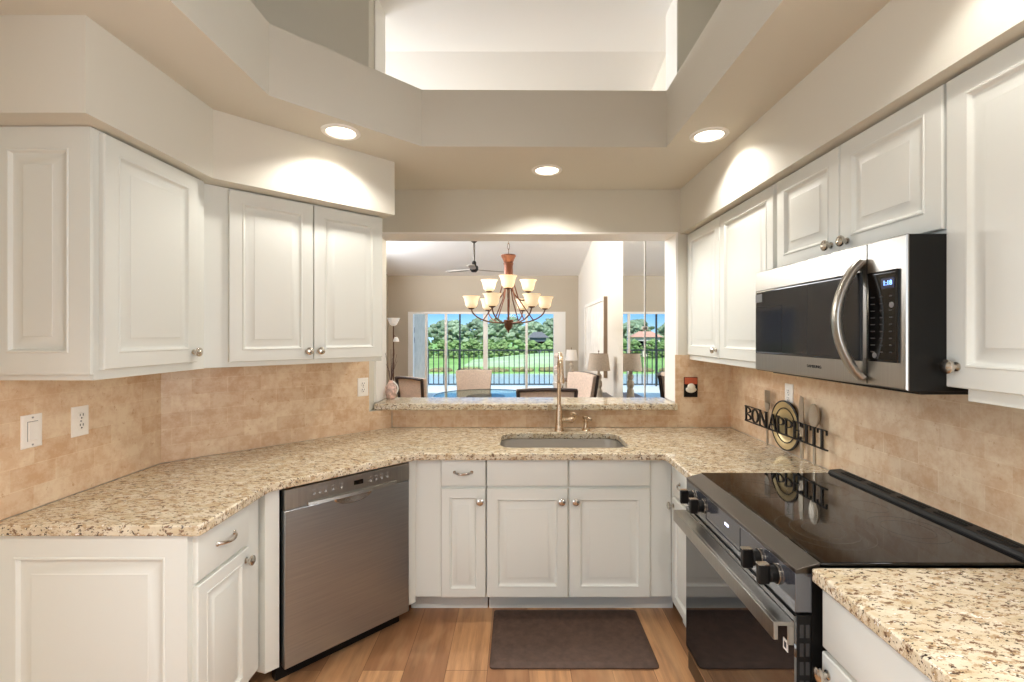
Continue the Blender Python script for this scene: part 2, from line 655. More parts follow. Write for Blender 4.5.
wf.box(OX1, 1.3, 9.5, 9.7, 0, 2.9)
wf.box(OX0, OX1, 9.5, 9.7, OZ, 2.9)
struct('wall_far', wf, LPAINT_SHADED)

# sliding glass door of the living room
sd = MB()
fy0, fy1 = 9.49, 9.60


def ux(u, y):
    return (u - 518) / F_PX * y


sd.box(OX0, OX0 + 0.1, fy0, fy1, 0, OZ - 0.045)
sd.box(0.72, OX1, fy0, fy1, 0, OZ - 0.045)
sd.box(OX0, OX1, fy0, fy1, OZ - 0.045, OZ - 0.001)
sd.box(OX0 + 0.1, 0.72, fy0, fy1, 0, 0.05)
door1 = struct('door_1', sd, WHITE)
for u, w in ((426.5, 0.05), (446, 0.05), (485.5, 0.09), (526.5, 0.05)):
    x = ux(u, 9.54)
    obj('stile', MB().box(x - w / 2, x + w / 2, 9.51, 9.575, 0.05, OZ - 0.045), WHITE, door1)
gl = MB()
for a, b in ((-1.84, -0.66), (-0.66, 0.72)):
    gl.box(a, b, 9.54, 9.546, 0.05, OZ - 0.045)
obj('pane', gl, GLASS, door1)

# backsplash tiling (thin slabs of travertine on the walls)
bz = 0.9142
struct('backsplash_right', MB().box(XR - 0.01, XR, 0.36, YB, bz, 1.40), TILE_Y)
struct('backsplash_left', MB().box(XL, XL + 0.01, 0.6, 2.284, bz, 1.40), TILE_Y)
dgn = MB(Matrix.Translation((XL, 2.282, 0)) @ Matrix.Rotation(PI / 4, 4, 'Z'))
dgn.box(-0.004, 1.087, -0.01, 0, bz, 1.40)
dgn.box(1.087, 1.25, -0.01, 0, bz, 1.036)
struct('backsplash_diagonal', dgn, TILE_D)
tb = MB()
tb.box(-0.845, XR - 0.01, YB - 0.01, YB, bz, 1.036)
tb.box(1.085, XR - 0.01, YB - 0.01, YB, 1.036, 1.40)
tb.box(1.058, 1.085, YB - 0.01, YB, 1.036, 1.40)
struct('backsplash_back', tb, TILE_X)

# ------------------------------------------------------------------ cabinet building blocks
RAISED = [(0, 0), (0, -0.015), (0.003, -0.0185), (0.006, -0.019), (0.054, -0.019), (0.057, -0.0215), (0.061, -0.0205),
          (0.066, -0.012), (0.071, -0.0095), (0.076, -0.0095), (0.104, -0.0165), (0.106, -0.0185), (0.109, -0.019)]
RAISED_S = [(0, 0), (0, -0.015), (0.003, -0.0185), (0.006, -0.019), (0.044, -0.019), (0.047, -0.0215), (0.050, -0.0205),
            (0.054, -0.012), (0.058, -0.0095), (0.062, -0.0095), (0.082, -0.0165), (0.084, -0.0185), (0.086, -0.019)]
SLAB = [(0, 0), (0, -0.013), (0.003, -0.0175), (0.007, -0.019)]
END = [(0, 0), (0, -0.012), (0.070, -0.012), (0.073, -0.0150), (0.078, -0.0140), (0.084, -0.003), (0.090, -0.001), (0.122, -0.009), (0.125, -0.0115)]


def knob(M, x, z, parent, y=-0.019):
    m = MB(M)
    m.lathe([(0.012, 0), (0.012, 0.0025), (0.0065, 0.005), (0.006, 0.013), (0.010, 0.017), (0.0178, 0.0205), (0.0195, 0.025),
             (0.0185, 0.029), (0.0125, 0.0325), (0.001, 0.034)], (x, y, z), (0, -1, 0), 20)
    return obj('knob', m, CHROME, parent)


def pull(M, x, z, parent, w=0.10, y=-0.019):
    m = MB(M)
    pts = []
    for i in range(13):
        t = i / 12
        pts.append((x - w / 2 + w * t, y - 0.004 - 0.024 * math.sin(PI * t) ** 0.7, z - 0.004 * math.sin(PI * t)))
    m.tube(pts, 0.005, 8, (1.2, 0.9))
    for s in (-1, 1):
        m.lathe([(0.009, 0), (0.009, 0.003), (0.006, 0.006)], (x + s * w / 2, y, z), (0, -1, 0), 12)
    return obj('handle', m, CHROME, parent)


def door(M, x0, x1, z0, z1, parent, kn=None, small=False):
    d = obj('door', MB(M).panel(x0, x1, z0, z1, RAISED_S if small else RAISED), CAB, parent)
    if kn:
        knob(M, kn[0], kn[1], d)
    return d


def drawer(M, x0, x1, z0, z1, parent, pl=True, name='drawer', w=0.1):
    d = obj(name, MB(M).panel(x0, x1, z0, z1, SLAB), CAB, parent)
    if pl:
        pull(M, (x0 + x1) / 2, (z0 + z1) / 2 + 0.004, d, w)
    return d


# ---- upper cabinets, left: the end unit along the side wall
M = face_frame(-1.391, 1.54, ROT_L)
c = thing('wall_cabinet', 'tall white single-door wall cabinet with panelled end, at far left of the kitchen', 'cabinet', (-1.56, 1.8, 1.385))
b = MB()
b.prism([(-1.391, 1.54), (-1.391, 2.083), (-1.4345, 2.127), (-1.735, 2.222), (-1.735, 1.54)], 1.385, SOF - 0.002)
obj('body', b, CAB, c, bev=0.0015)
door(M, 0.020, 0.476, 1.418, 2.205, c, (0.446, 1.462))
ME = face_frame(-1.735, 1.54, 0)
obj('side_panel', MB(ME).panel(0.0, 0.344, 1.405, SOF - 0.003, END), CAB, c)

# ---- upper cabinets on the diagonal wall
ox, oy = -1.39 + 0.0134, 2.094 + 0.0134
n = Vector((-1, 1, 0)) / math.sqrt(2)
M = face_frame(-1.39 + n.x * 0.019, 2.094 + n.y * 0.019, ROT_D)
c = thing('wall_cabinet', 'white two-door wall cabinet on the diagonal wall above the dishwasher', 'cabinet', (-1.25, 2.6, 1.385))
b = MB(M)
b.prism([(-0.007, 0.0), (0.868, 0), (0.868, 0.34), (0.0, 0.34), (-0.018, 0.03)], 1.385, SOF - 0.002)
obj('body', b, CAB, c, bev=0.0015)
door(M, 0.090, 0.4715, 1.408, 2.205, c, (0.444, 1.452))
door(M, 0.4755, 0.864, 1.408, 2.205, c, (0.503, 1.452))

# ---- upper cabinets on the right wall
XF = 1.154


def right_cab(label, y_far, y_near, z0, doors, z1=SOF - 0.002, inset=0.0):
    M = face_frame(XF, y_far, ROT_R)
    c = thing('wall_cabinet', label, 'cabinet', (1.30, (y_far + y_near) / 2, z0))
    w = y_far - y_near
    obj('body', MB(M).box(inset, w, 0, XR - 0.002 - XF, z0, z1), CAB, c, bev=0.0015)
    for (a, bb, dz0, dz1, kx, kz) in doors:
        door(M, y_far - a, y_far - bb, dz0, dz1, c, (y_far - kx, kz) if kx else None)
    return c


right_cab('white two-door wall cabinet beside the pass-through, left of the microwave', 3.163, 2.075, 1.37,
          [(3.150, 2.650, 1.403, 2.205, 2.69, 1.447), (2.645, 2.092, 1.403, 2.205, 2.13, 1.447)])
right_cab('short white two-door wall cabinet directly above the microwave', 2.073, 1.2545, 1.806,
          [(2.062, 1.664, 1.818, 2.205, 1.703, 1.858), (1.659, 1.258, 1.818, 2.205, 1.620, 1.858)])
right_cab('tall white wall cabinet cut off by the right picture edge, knob beside the microwave', 1.2525, 0.62, 1.364,
          [(1.248, 0.63, 1.397, 2.205, 1.216, 1.452)], inset=0.047)

# ---- base cabinets
ZB = 0.8765
TOE = 0.135
# left end base cabinet
M = face_frame(-1.089, 1.56, ROT_L)
c = thing('base_cabinet', 'white base cabinet with panelled end at the front left corner, one drawer over one door', 'cabinet', (-1.4, 1.76, 0))
b = MB()
b.prism([(-1.089, 1.56), (-1.089, 1.972), (-1.735, 2.24), (-1.735, 1.56)], TOE, ZB)
b.prism([(-1.16, 1.60), (-1.16, 1.96), (-1.735, 2.2), (-1.735, 1.60)], 0, TOE)
obj('body', b, CAB, c, bev=0.0015)
drawer(M, 0.012, 0.312, 0.705, 0.868, c)
door(M, 0.012, 0.312, 0.155, 0.692, c, (0.288, 0.648), small=True)
ME = face_frame(-1.735, 1.56, 0)
obj('side_panel', MB(ME).panel(0.0, 0.646, TOE, ZB - 0.001, [(i * 1.05, y) for i, y in END]), CAB, c)

# diagonal fillers either side of the dishwasher
nd = Vector((-1, 1, 0)) / math.sqrt(2)
DW0 = Vector((-1.022, 2.028, 0))
MD = face_frame(DW0.x, DW0.y, ROT_D)
f = MB(MD)
f.prism([(-0.064, 0.0), (-0.008, 0.0), (-0.008, 0.05), (-0.09, 0.05)], TOE - 0.03, ZB)
o = obj('filler_strip', f, CAB, loc=(-1.05, 2.0, 0))
tag(o, 'narrow white filler strip left of the dishwasher', 'filler panel')

# sink run: cabinets along the back
YF = 2.514
M = face_frame(0, YF, 0)
c = thing('base_cabinet', 'narrow white base cabinet right of the dishwasher, small drawer over a slim door', 'cabinet', (-0.34, 2.8, 0))
b = MB()
b.prism([(-0.548, YF - 0.001), (-0.170, YF), (-0.170, 3.1), (-0.60, 3.1), (-0.60, 2.56)], TOE, ZB)
b.box(-0.60, -0.170, 2.64, 3.1, 0, TOE)
b.prism([(-0.5765, YF - 0.03), (-0.548, YF - 0.001), (-0.548, 2.56), (-0.6, 2.50)], TOE - 0.03, ZB)
obj('body', b, CAB, c, bev=0.001)
drawer(M, -0.408, -0.174, 0.730, 0.872, c, w=0.09)
door(M, -0.408, -0.174, 0.140, 0.718, c, (-0.200, 0.655), small=True)

c = thing('base_cabinet', 'wide white sink cabinet with two doors and two false drawer fronts', 'cabinet', (0.27, 2.8, 0))
b = MB()
b.box(-0.162, 0.819, YF, YF + 0.02, TOE, ZB)
b.box(-0.162, -0.144, YF + 0.02, 3.1, TOE, ZB)
b.box(0.772, 0.79, YF + 0.02, 3.1, TOE, ZB)
b.box(-0.144, 0.772, YF + 0.02, 3.1, TOE, TOE + 0.02)
b.box(-0.162, 0.87, 2.64, 3.1, 0, TOE)
obj('body', b, CAB, c, bev=0.001)
drawer(M, -0.166, 0.265, 0.730, 0.872, c, False, 'false_front')
drawer(M, 0.272, 0.702, 0.730, 0.872, c, False, 'false_front')
door(M, -0.166, 0.265, 0.140, 0.718, c, (0.232, 0.655))
door(M, 0.272, 0.702, 0.140, 0.718, c, (0.305, 0.655))

# right side base cabinets
XB = 0.82
M = face_frame(XB, 2.50, ROT_R)
c = thing('base_cabinet', 'slim white base cabinet in the right corner between sink cabinet and range', 'cabinet', (1.1, 2.3, 0))
b = MB()
b.box(XB, 1.43, 2.086, 2.512, TOE, ZB)
b.box(XB + 0.06, 1.43, 2.086, 2.512, 0, TOE)
obj('body', b, CAB, c, bev=0.001)
drawer(M, 0.055, 0.395, 0.712, 0.868, c)
door(M, 0.055, 0.395, 0.15, 0.698, c, (0.08, 0.655), small=True)

M = face_frame(XB, 1.245, ROT_R)
c = thing('base_cabinet', 'white base cabinet in the near right corner under the speckled counter', 'cabinet', (1.1, 0.7, 0))
b = MB()
b.box(XB, 1.43, -0.3, 1.245, TOE, ZB)
b.box(XB + 0.07, 1.43, -0.3, 1.245, 0, TOE)
obj('body', b, CAB, c, bev=0.001)
drawer(M, 0.004, 0.60, 0.712, 0.868, c, False)
door(M, 0.004, 0.60, 0.15, 0.700, c, (0.03, 0.655))

# ------------------------------------------------------------------ worktops
sink_hole = rrect(-0.10, 0.622, 2.59, 2.972, 0.085, 8)
ct = MB()
outer = [(XL + 0.011, 1.53), (-1.045, 1.53), (-1.035, 1.54), (-1.035, 1.962), (-0.545, 2.452), (-0.53, 2.459), (0.755, 2.459), (0.77, 2.444),
         (0.77, 2.085), (XR - 0.011, 2.085), (XR - 0.011, YB - 0.011), (-0.856, YB - 0.011), (XL + 0.011, 2.275)]
ct.polyhole(outer, [sink_hole], 0.877, 0.914)
o = obj('countertop', ct, GRAN, bev=0.006, seg=3, loc=(0, 2.6, 0.877))
tag(o, 'speckled beige granite worktop running from the left end round the sink to the range', 'countertop')
ct = MB()
ct.box(0.782, XR - 0.011, -0.3, 1.254, 0.877, 0.914)
o = obj('countertop', ct, GRAN, bev=0.006, seg=3, loc=(1.1, 0.6, 0.877))
tag(o, 'speckled beige granite worktop in the near right corner, in front of the range', 'countertop')
lg = MB()
lg.box(-0.951, 1.057, 3.10, 3.43, 1.0365, 1.0795)
o = obj('granite_ledge', lg, GRAN, bev=0.008, seg=3, loc=(0, 3.2, 1.04))
tag(o, 'raised granite bar ledge under the pass-through opening', 'ledge')

# ------------------------------------------------------------------ sink, faucet, soap pump
s = thing('sink', 'undermount stainless steel sink set in the granite counter', 'sink', (0.255, 2.78, 0.70))
m = MB()
rings = []
for g, z, r in ((0.012, 0.8765, 0.085), (0.0, 0.8765, 0.085), (0.004, 0.80, 0.08), (0.010, 0.72, 0.08), (0.03, 0.697, 0.075), (0.09, 0.690, 0.05)):
    gg = -g if z == 0.8765 and g > 0 else g
    rings.append([(x, y, z) for x, y in rrect(-0.10 + gg, 0.622 - gg, 2.59 + gg, 2.972 - gg, r, 8)])
m.loops(rings, cap0=False, cap1=True)
bowl = obj('bowl', m, mat('sink_steel', (206, 202, 196), 0.34, 1.0), s, smooth=60)
obj('drain', MB().lathe([(0.045, 0), (0.045, 0.003), (0.03, 0.004), (0.028, 0.001)], (0.255, 2.79, 0.690), n=24), CHROME, s)

fx, fy = 0.266, 3.04
s = thing('faucet', 'tall brushed nickel gooseneck faucet behind the sink', 'faucet', (fx, fy, 0.914))
obj('base', MB().lathe([(0.030, 0), (0.030, 0.006), (0.026, 0.014), (0.0245, 0.05), (0.022, 0.11), (0.0165, 0.15), (0.0145, 0.17)], (fx, fy, 0.914), n=24), NICKEL, s)
pts = [(fx, fy, 1.07), (fx, fy, 1.2), (fx, fy, 1.32)]
for i in range(1, 11):
    a = PI * i / 10
    pts.append((fx, fy - 0.085 + 0.085 * math.cos(a), 1.32 + 0.095 * math.sin(a)))
obj('spout', MB().tube(pts, 0.0125, 14), NICKEL, s)
obj('spray_head', MB().lathe([(0.0125, 0), (0.0135, 0.02), (0.0145, 0.04), (0.019, 0.072), (0.0195, 0.085), (0.015, 0.087)], (fx, fy - 0.17, 1.325), (0, 0, -1), 20), NICKEL, s)
hd = MB()
hd.cyl((fx, fy, 0.985), (fx + 0.068, fy, 0.985), 0.0165, 0.0165)
hd.lathe([(0.0165, 0), (0.019, 0.004), (0.019, 0.022), (0.012, 0.03)], (fx + 0.066, fy, 0.985), (1, 0, 0), 18)
hd.tube([(fx + 0.082, fy, 0.99), (fx + 0.10, fy - 0.01, 1.005), (fx + 0.103, fy - 0.03, 1.022), (fx + 0.088, fy - 0.05, 1.032), (fx + 0.07, fy - 0.06, 1.036)], [0.012, 0.011, 0.010, 0.009, 0.008], 10)
obj('handle', hd, NICKEL, s)

px, py = 0.440, 3.05
s = thing('soap_dispenser', 'small nickel soap pump right of the faucet', 'soap dispenser', (px, py, 0.914))
obj('base', MB().lathe([(0.027, 0), (0.027, 0.005), (0.019, 0.014), (0.0145, 0.03), (0.0145, 0.055), (0.019, 0.06)], (px, py, 0.914), n=18), NICKEL, s)
hd = MB()
hd.lathe([(0.010, 0), (0.010, 0.012), (0.021, 0.017), (0.022, 0.033), (0.013, 0.037)], (px, py, 0.974), n=18)
hd.tube([(px, py, 0.999), (px + 0.02, py - 0.03, 0.999), (px + 0.028, py - 0.055, 0.994)], [0.009, 0.008, 0.007], 8)
obj('pump_head', hd, NICKEL, s)

# ------------------------------------------------------------------ dishwasher
s = thing('dishwasher', 'stainless steel dishwasher built in on the diagonal', 'dishwasher', tuple(DW0), ROT_D)
MD2 = face_frame(DW0.x, DW0.y, ROT_D)
obj('tub', MB(MD2).box(0.006, 0.615, 0.012, 0.56, 0.10, 0.868), BLACK, s)
obj('toe_kick', MB(MD2).box(0.0, 0.62, 0.075, 0.12, 0.0, 0.10), BLACK, s)
dr = MB(MD2)
dr.box(0.004, 0.617, -0.028, 0.012, 0.098, 0.778)
ddoor = obj('door', dr, STEEL_H, s, bev=0.004)
cp = MB(MD2)
cp.panel(0.004, 0.617, 0.780, 0.870, [(0, 0.012), (0, -0.028), (0.003, -0.031), (0.01, -0.031)])
cpo = obj('control_strip', cp, STEEL, s)
lip = MB(MD2)
lp = []
for i in range(15):
    t = i / 14
    x = 0.10 + 0.44 * t
    lp.append([(x, -0.031, 0.797), (x, -0.040 - 0.012 * math.sin(PI * t), 0.795), (x, -0.042 - 0.012 * math.sin(PI * t), 0.782), (x, -0.028, 0.776)])
lip.loops(lp)
obj('handle', lip, STEEL, ddoor)
pk = MB(MD2)
rg = []
for k, (rr, yy) in enumerate(((1.0, -0.0285), (0.92, -0.034), (0.6, -0.033), (0.1, -0.030))):
    rg.append([(0.315 + 0.095 * rr * math.cos(PI + PI * i / 12), yy, 0.776 + 0.036 * rr * math.sin(PI + PI * i / 12)) for i in range(13)])
pk.loops(rg)
obj('pocket', pk, CHROME, ddoor)
obj('display', MB(MD2).box(0.315, 0.36, -0.0325, -0.030, 0.822, 0.843), BLKGLASS, cpo)
for x in (0.13, 0.155, 0.18, 0.215, 0.255, 0.40, 0.43, 0.46, 0.49):
    obj('button', MB(MD2).lathe([(0.006, 0), (0.006, 0.0012)], (x, -0.031, 0.826), (0, -1, 0), 10), PRINT, cpo)
    obj('button_marking', MB(MD2).box(x - 0.008, x + 0.008, -0.0316, -0.030, 0.843, 0.846), PRINT, cpo)

# ------------------------------------------------------------------ range
RX, RY = 0.745, 2.078
s = thing('range', 'black slide-in electric range with glass cooktop on the right', 'range', (RX, RY, 0), ROT_R)
MR = face_frame(RX, RY, ROT_R)
RW = 0.815
bd = MB(MR)
bd.box(0.0, RW, 0.045, 0.675, 0.06, 0.905)
bd.box(0.03, RW - 0.03, 0.09, 0.675, 0.0, 0.06)
obj('body', bd, BLACK, s)
tp = MB(MR)
tp.box(-0.004, RW + 0.004, 0.066, 0.628, 0.9145, 0.924)
top = obj('cooktop', tp, BLKGLASS, s, bev=0.002)
rings_m = MB(MR)
for cx, cy, r in ((0.20, 0.20, 0.115), (0.20, 0.20, 0.078), (0.61, 0.21, 0.135), (0.61, 0.21, 0.095), (0.61, 0.21, 0.06), (0.21, 0.47, 0.085), (0.60, 0.48, 0.105), (0.60, 0.48, 0.07), (0.405, 0.50, 0.06)):
    a = [(cx + r * math.cos(2 * PI * i / 48), cy + r * math.sin(2 * PI * i / 48), 0.9242) for i in range(48)]
    b2 = [(cx + (r - 0.0016) * math.cos(2 * PI * i / 48), cy + (r - 0.0016) * math.sin(2 * PI * i / 48), 0.9242) for i in range(48)]
    rings_m.loops([a, b2], False, False)
obj('burner_rings', rings_m, RINGM, top)
bv = MB(MR)
pr = [(0.0, 0.893), (0.0, 0.905), (0.066, 0.923), (0.066, 0.893)]
bv.loops([[(-0.002, y, z) for y, z in pr], [(RW + 0.002, y, z) for y, z in pr]])
obj('front_bevel', bv, DKSTEEL, s, bev=0.0015)
vt = MB(MR)
pr = [(0.628, 0.905), (0.628, 0.928), (0.636, 0.938), (0.684, 0.942), (0.684, 0.905)]
vt.loops([[(-0.004, y, z) for y, z in pr], [(RW + 0.004, y, z) for y, z in pr]])
vto = obj('rear_vent', vt, BLACK, s, bev=0.001)
sm = MB(MR)
for i in range(5):
    x = 0.05 + i * 0.15
    sm.box(x, x + 0.115, 0.648, 0.656, 0.935, 0.9415)
    sm.box(x, x + 0.115, 0.664, 0.672, 0.935, 0.9425)
obj('slots', sm, SHADOW, vto)
cpn = MB(MR)
cpn.box(0.0, RW, 0.0, 0.045, 0.788, 0.893)
cpo = obj('control_panel', cpn, PANELGL, s, bev=0.001)
ds = MB(MR)
ds.box(0.215, 0.218, -0.001, 0.002, 0.806, 0.886)
ds.box(0.50, 0.503, -0.001, 0.002, 0.806, 0.886)
ds.box(0.215, 0.503, -0.001, 0.002, 0.806, 0.809)
obj('display_outline', ds, SHADOW, cpo)
dg = MB(MR)
for x in (0.385, 0.392, 0.402, 0.410):
    dg.box(x, x + 0.0045, -0.0012, 0.0, 0.852, 0.861)
obj('display_digits', dg, mat('white_digits', (220, 225, 255), 0.5, emit=(225, 230, 255), estr=2.0), cpo)
for y in (1.995, 1.885, 1.448, 1.352):
    x = RY - y
    k = MB(MR)
    k.lathe([(0.027, 0), (0.027, 0.006), (0.0225, 0.008), (0.0225, 0.024), (0.019, 0.027)], (x, 0.0, 0.848), (0, -1, 0), 24)
    ko = obj('knob', k, BLACK, cpo)
    g = MB(MR)
    g.box(x - 0.0095, x + 0.0095, -0.056, -0.024, 0.820, 0.876)
    obj('grip', g, BLACK, ko, bev=0.003)
    g = MB(MR)
    g.lathe([(0.0282, 0.0), (0.0282, 0.005), (0.0272, 0.0055), (0.0272, 0.0)], (x, -0.001, 0.848), (0, -1, 0), 24)
    g.box(x - 0.0097, x + 0.0097, -0.0565, -0.026, 0.8755, 0.8785)
    obj('chrome_trim', g, CHROME, ko)
dm = MB(MR)
dm.box(0.0, RW, 0.004, 0.045, 0.16, 0.780)
od = obj('oven_door', dm, BLACK, s, bev=0.002)
obj('door_glass', MB(MR).box(0.001, RW - 0.001, -0.002, 0.004, 0.162, 0.778), DOORGLASS, od)
ve = MB(MR)
for i in range(5):
    for q in range(2):
        ve.box(RW - 0.001, RW + 0.0008, 0.012 + q * 0.016, 0.022 + q * 0.016, 0.52 + i * 0.05, 0.555 + i * 0.05)
obj('side_vent_slots', ve, DKPRINT, od)
hm = MB(MR)
hm.box(0.0, RW, -0.058, -0.046, 0.715, 0.762)
hm.box(0.0, RW, -0.046, -0.003, 0.752, 0.762)
hm.box(0.0, 0.006, -0.046, -0.003, 0.728, 0.752)
hm.box(RW - 0.004, RW, -0.020, -0.003, 0.700, 0.752)
obj('handle', hm, STEEL, od, bev=0.0012)
st = MB(MR)
st.box(RW - 0.052, RW - 0.03, -0.0035, -0.001, 0.66, 0.69)
so = obj('sticker', st, PLATE, od)
obj('sticker_mark', MB(MR).box(RW - 0.046, RW - 0.036, -0.0042, -0.003, 0.667, 0.683), DKPRINT, so)
wd = MB(MR)
wd.box(0.003, RW - 0.003, 0.006, 0.06, 0.065, 0.152)
obj('storage_drawer', wd, DKSTEEL, s, bev=0.002)
obj('trim_strip', MB(MR).box(0.0, RW, 0.0, 0.012, 0.152, 0.159), CHROME, s)

# ------------------------------------------------------------------ microwave
s = thing('microwave', 'stainless over-the-range microwave with black door glass and curved handle', 'microwave', (1.03, 2.04, 1.383), ROT_R)
MM = face_frame(1.03, 2.04, ROT_R)
MWW = 0.795
bd = MB(MM)
bd.box(0.003, MWW - 0.001, 0.006, 0.402, 1.383, 1.803)
bd.box(0.03, MWW - 0.03, 0.06, 0.36, 1.372, 1.383)
obj('body', bd, BLACK, s, bev=0.002)
fr = MB(MM)
fr.panel(0.0, MWW, 1.386, 1.803, [(0, 0.006), (0, 0.003), (0.003, 0.0), (0.02, 0.0)])
fo = obj('front_frame', fr, STEEL, s)
seam = MB(MM)
seam.box(0.652, 0.6545, -0.0008, 0.003, 1.392, 1.800)
obj('seam', seam, SHADOW, fo)
dg = MB(MM)
dg.panel(0.012, 0.632, 1.456, 1.722, [(0, 0.002), (0, -0.004), (0.003, -0.006), (0.01, -0.006)])
dgo = obj('door_window', dg, MWGLASS, s)
lb = MB(MM)
lb.box(0.016, 0.07, -0.0072, -0.0058, 1.672, 1.706)
obj('rating_label', lb, mat('grey_label', (96, 96, 98), 0.5), dgo)
fr2 = MB(MM)
for (a, b2, c0, c1) in ((0.018, 0.215, 1.648, 1.651), (0.212, 0.215, 1.464, 1.651)):
    fr2.box(a, b2, -0.0066, -0.0058, c0, c1)
obj('window_line', fr2, SHADOW, dgo)
kp = MB(MM)
kp.panel(0.660, 0.772, 1.458, 1.714, [(0, 0.002), (0, -0.004), (0.003, -0.006), (0.008, -0.006)])
kpo = obj('control_panel', kp, BLKGLASS, s)
db = MB(MM)
db.box(0.716, 0.762, -0.0072, -0.0058, 1.664, 1.692)
dbo = obj('display', db, DISPBG, kpo)


def text_mesh(txt, size, M, m, name, parent, depth=0.0006, align='CENTER', sx=1.0):
    cu = bpy.data.curves.new('tmp_text', 'FONT')
    cu.body = txt
    cu.size = size
    cu.extrude = depth
    cu.align_x = align
    cu.align_y = 'CENTER'
    to = bpy.data.objects.new('tmp_text', cu)
    COL.objects.link(to)
    dg_ = bpy.context.evaluated_depsgraph_get()
    me = bpy.data.meshes.new_from_object(to.evaluated_get(dg_))
    bpy.data.objects.remove(to)
    bpy.data.curves.remove(cu)
    mb = MB()
    mb.bm.from_mesh(me)
    bpy.data.meshes.remove(me)
    bmesh.ops.transform(mb.bm, matrix=M @ Matrix.Diagonal((sx, 1, 1, 1)), verts=mb.bm.verts)
    return obj(name, mb, m, parent, smooth=0)


STAND = Matrix.Rotation(PI / 2, 4, 'X')
text_mesh('1:18', 0.019, MM @ Matrix.Translation((0.739, -0.0076, 1.678)) @ STAND, DISPLAY, 'clock_digits', dbo)
for r_ in range(9):
    for q in range(3):
        z = 1.640 - r_ * 0.0195
        x = 0.676 + q * 0.034
        w = 0.010 if q else 0.016
        obj('button', MB(MM).box(x, x + w, -0.0068, -0.0058, z, z + 0.0035), DKPRINT, kpo)
for x, z in ((0.752, 1.617), (0.690, 1.476)):
    obj('round_button', MB(MM).lathe([(0.008, 0), (0.008, 0.001)], (x, -0.006, z), (0, -1, 0), 16), mat('dim_print', (112, 110, 110), 0.5), kpo)
text_mesh('SAMSUNG', 0.014, MM @ Matrix.Translation((0.405, -0.0008, 1.424)) @ STAND, DKPRINT, 'brand_name', fo, sx=1.25)
hp = []
for i in range(17):
    t = i / 16
    z = 1.752 - t * 0.345
    bow = math.sin(PI * t) ** 0.75
    hp.append((0.632 - 0.020 * bow + 0.004 * t, -0.004 - 0.060 * bow, z))
hm = MB(MM)
hm.tube(hp, [0.021 if 0 < i < 16 else 0.023 for i in range(17)], 12, (0.6, 1.25))
obj('handle', hm, STEEL, s, smooth=60)
und = MB(MM)
und.box(0.1, 0.36, 0.08, 0.16, 1.3695, 1.3725)
und.box(0.45, 0.70, 0.08, 0.16, 1.3695, 1.3725)
obj('grease_filter', und, DKSTEEL, s)

# ------------------------------------------------------------------ recessed ceiling lights
can = thing('recessed_light', 'round recessed ceiling light in front of the diagonal left soffit', 'ceiling light', (-0.855, 2.27, ZC))
pc = (-0.855, 2.27, ZC)
obj('trim_ring', MB().lathe([(0.066, -0.002), (0.070, -0.0075), (0.086, -0.007), (0.092, -0.001), (0.092, 0.0), (0.066, 0.0)], pc, n=32, cap=False), WHITE, can)
obj('lens', MB().lathe([(0.067, 0.0), (0.067, -0.0015), (0.001, -0.002)], pc, n=28), LENS, can)


def can_light(xyz, e, parent, size=138):
    sp_ = light('can_bulb', 'SPOT', (0, 0, -0.012), (0, 0, 0), e, (1.0, 0.962, 0.905), spot_size=R(size), spot_blend=0.45, shadow_soft_size=0.045)
    sp_.parent = parent


can_light(pc, 24, can)
for lab, x, y, e in (('round recessed ceiling light beside the right soffit', 0.937, 2.305, 24),
                     ('small round recessed ceiling light centred above the sink', 0.172, 2.794, 34),
                     (None, 0.92, 0.95, 12), (None, -0.45, -0.12, 80), (None, 0.40, -0.12, 80)):  # last two are unseen cans added to brighten the back cabinets
    cc = copy_tree(can)
    cc.location = (x, y, ZC)
    for ch in cc.children:
        if ch.type == 'LIGHT':
            ch.data = ch.data.copy()
            ch.data.energy = e
            if lab is None:
                ch.data.spot_size = R(134)
    cc['group'] = 'recessed ceiling lights'
    cc['label'] = lab or 'unseen recessed ceiling light over the near part of the kitchen'
can['group'] = 'recessed ceiling lights'

# ------------------------------------------------------------------ switch, outlets, plaque


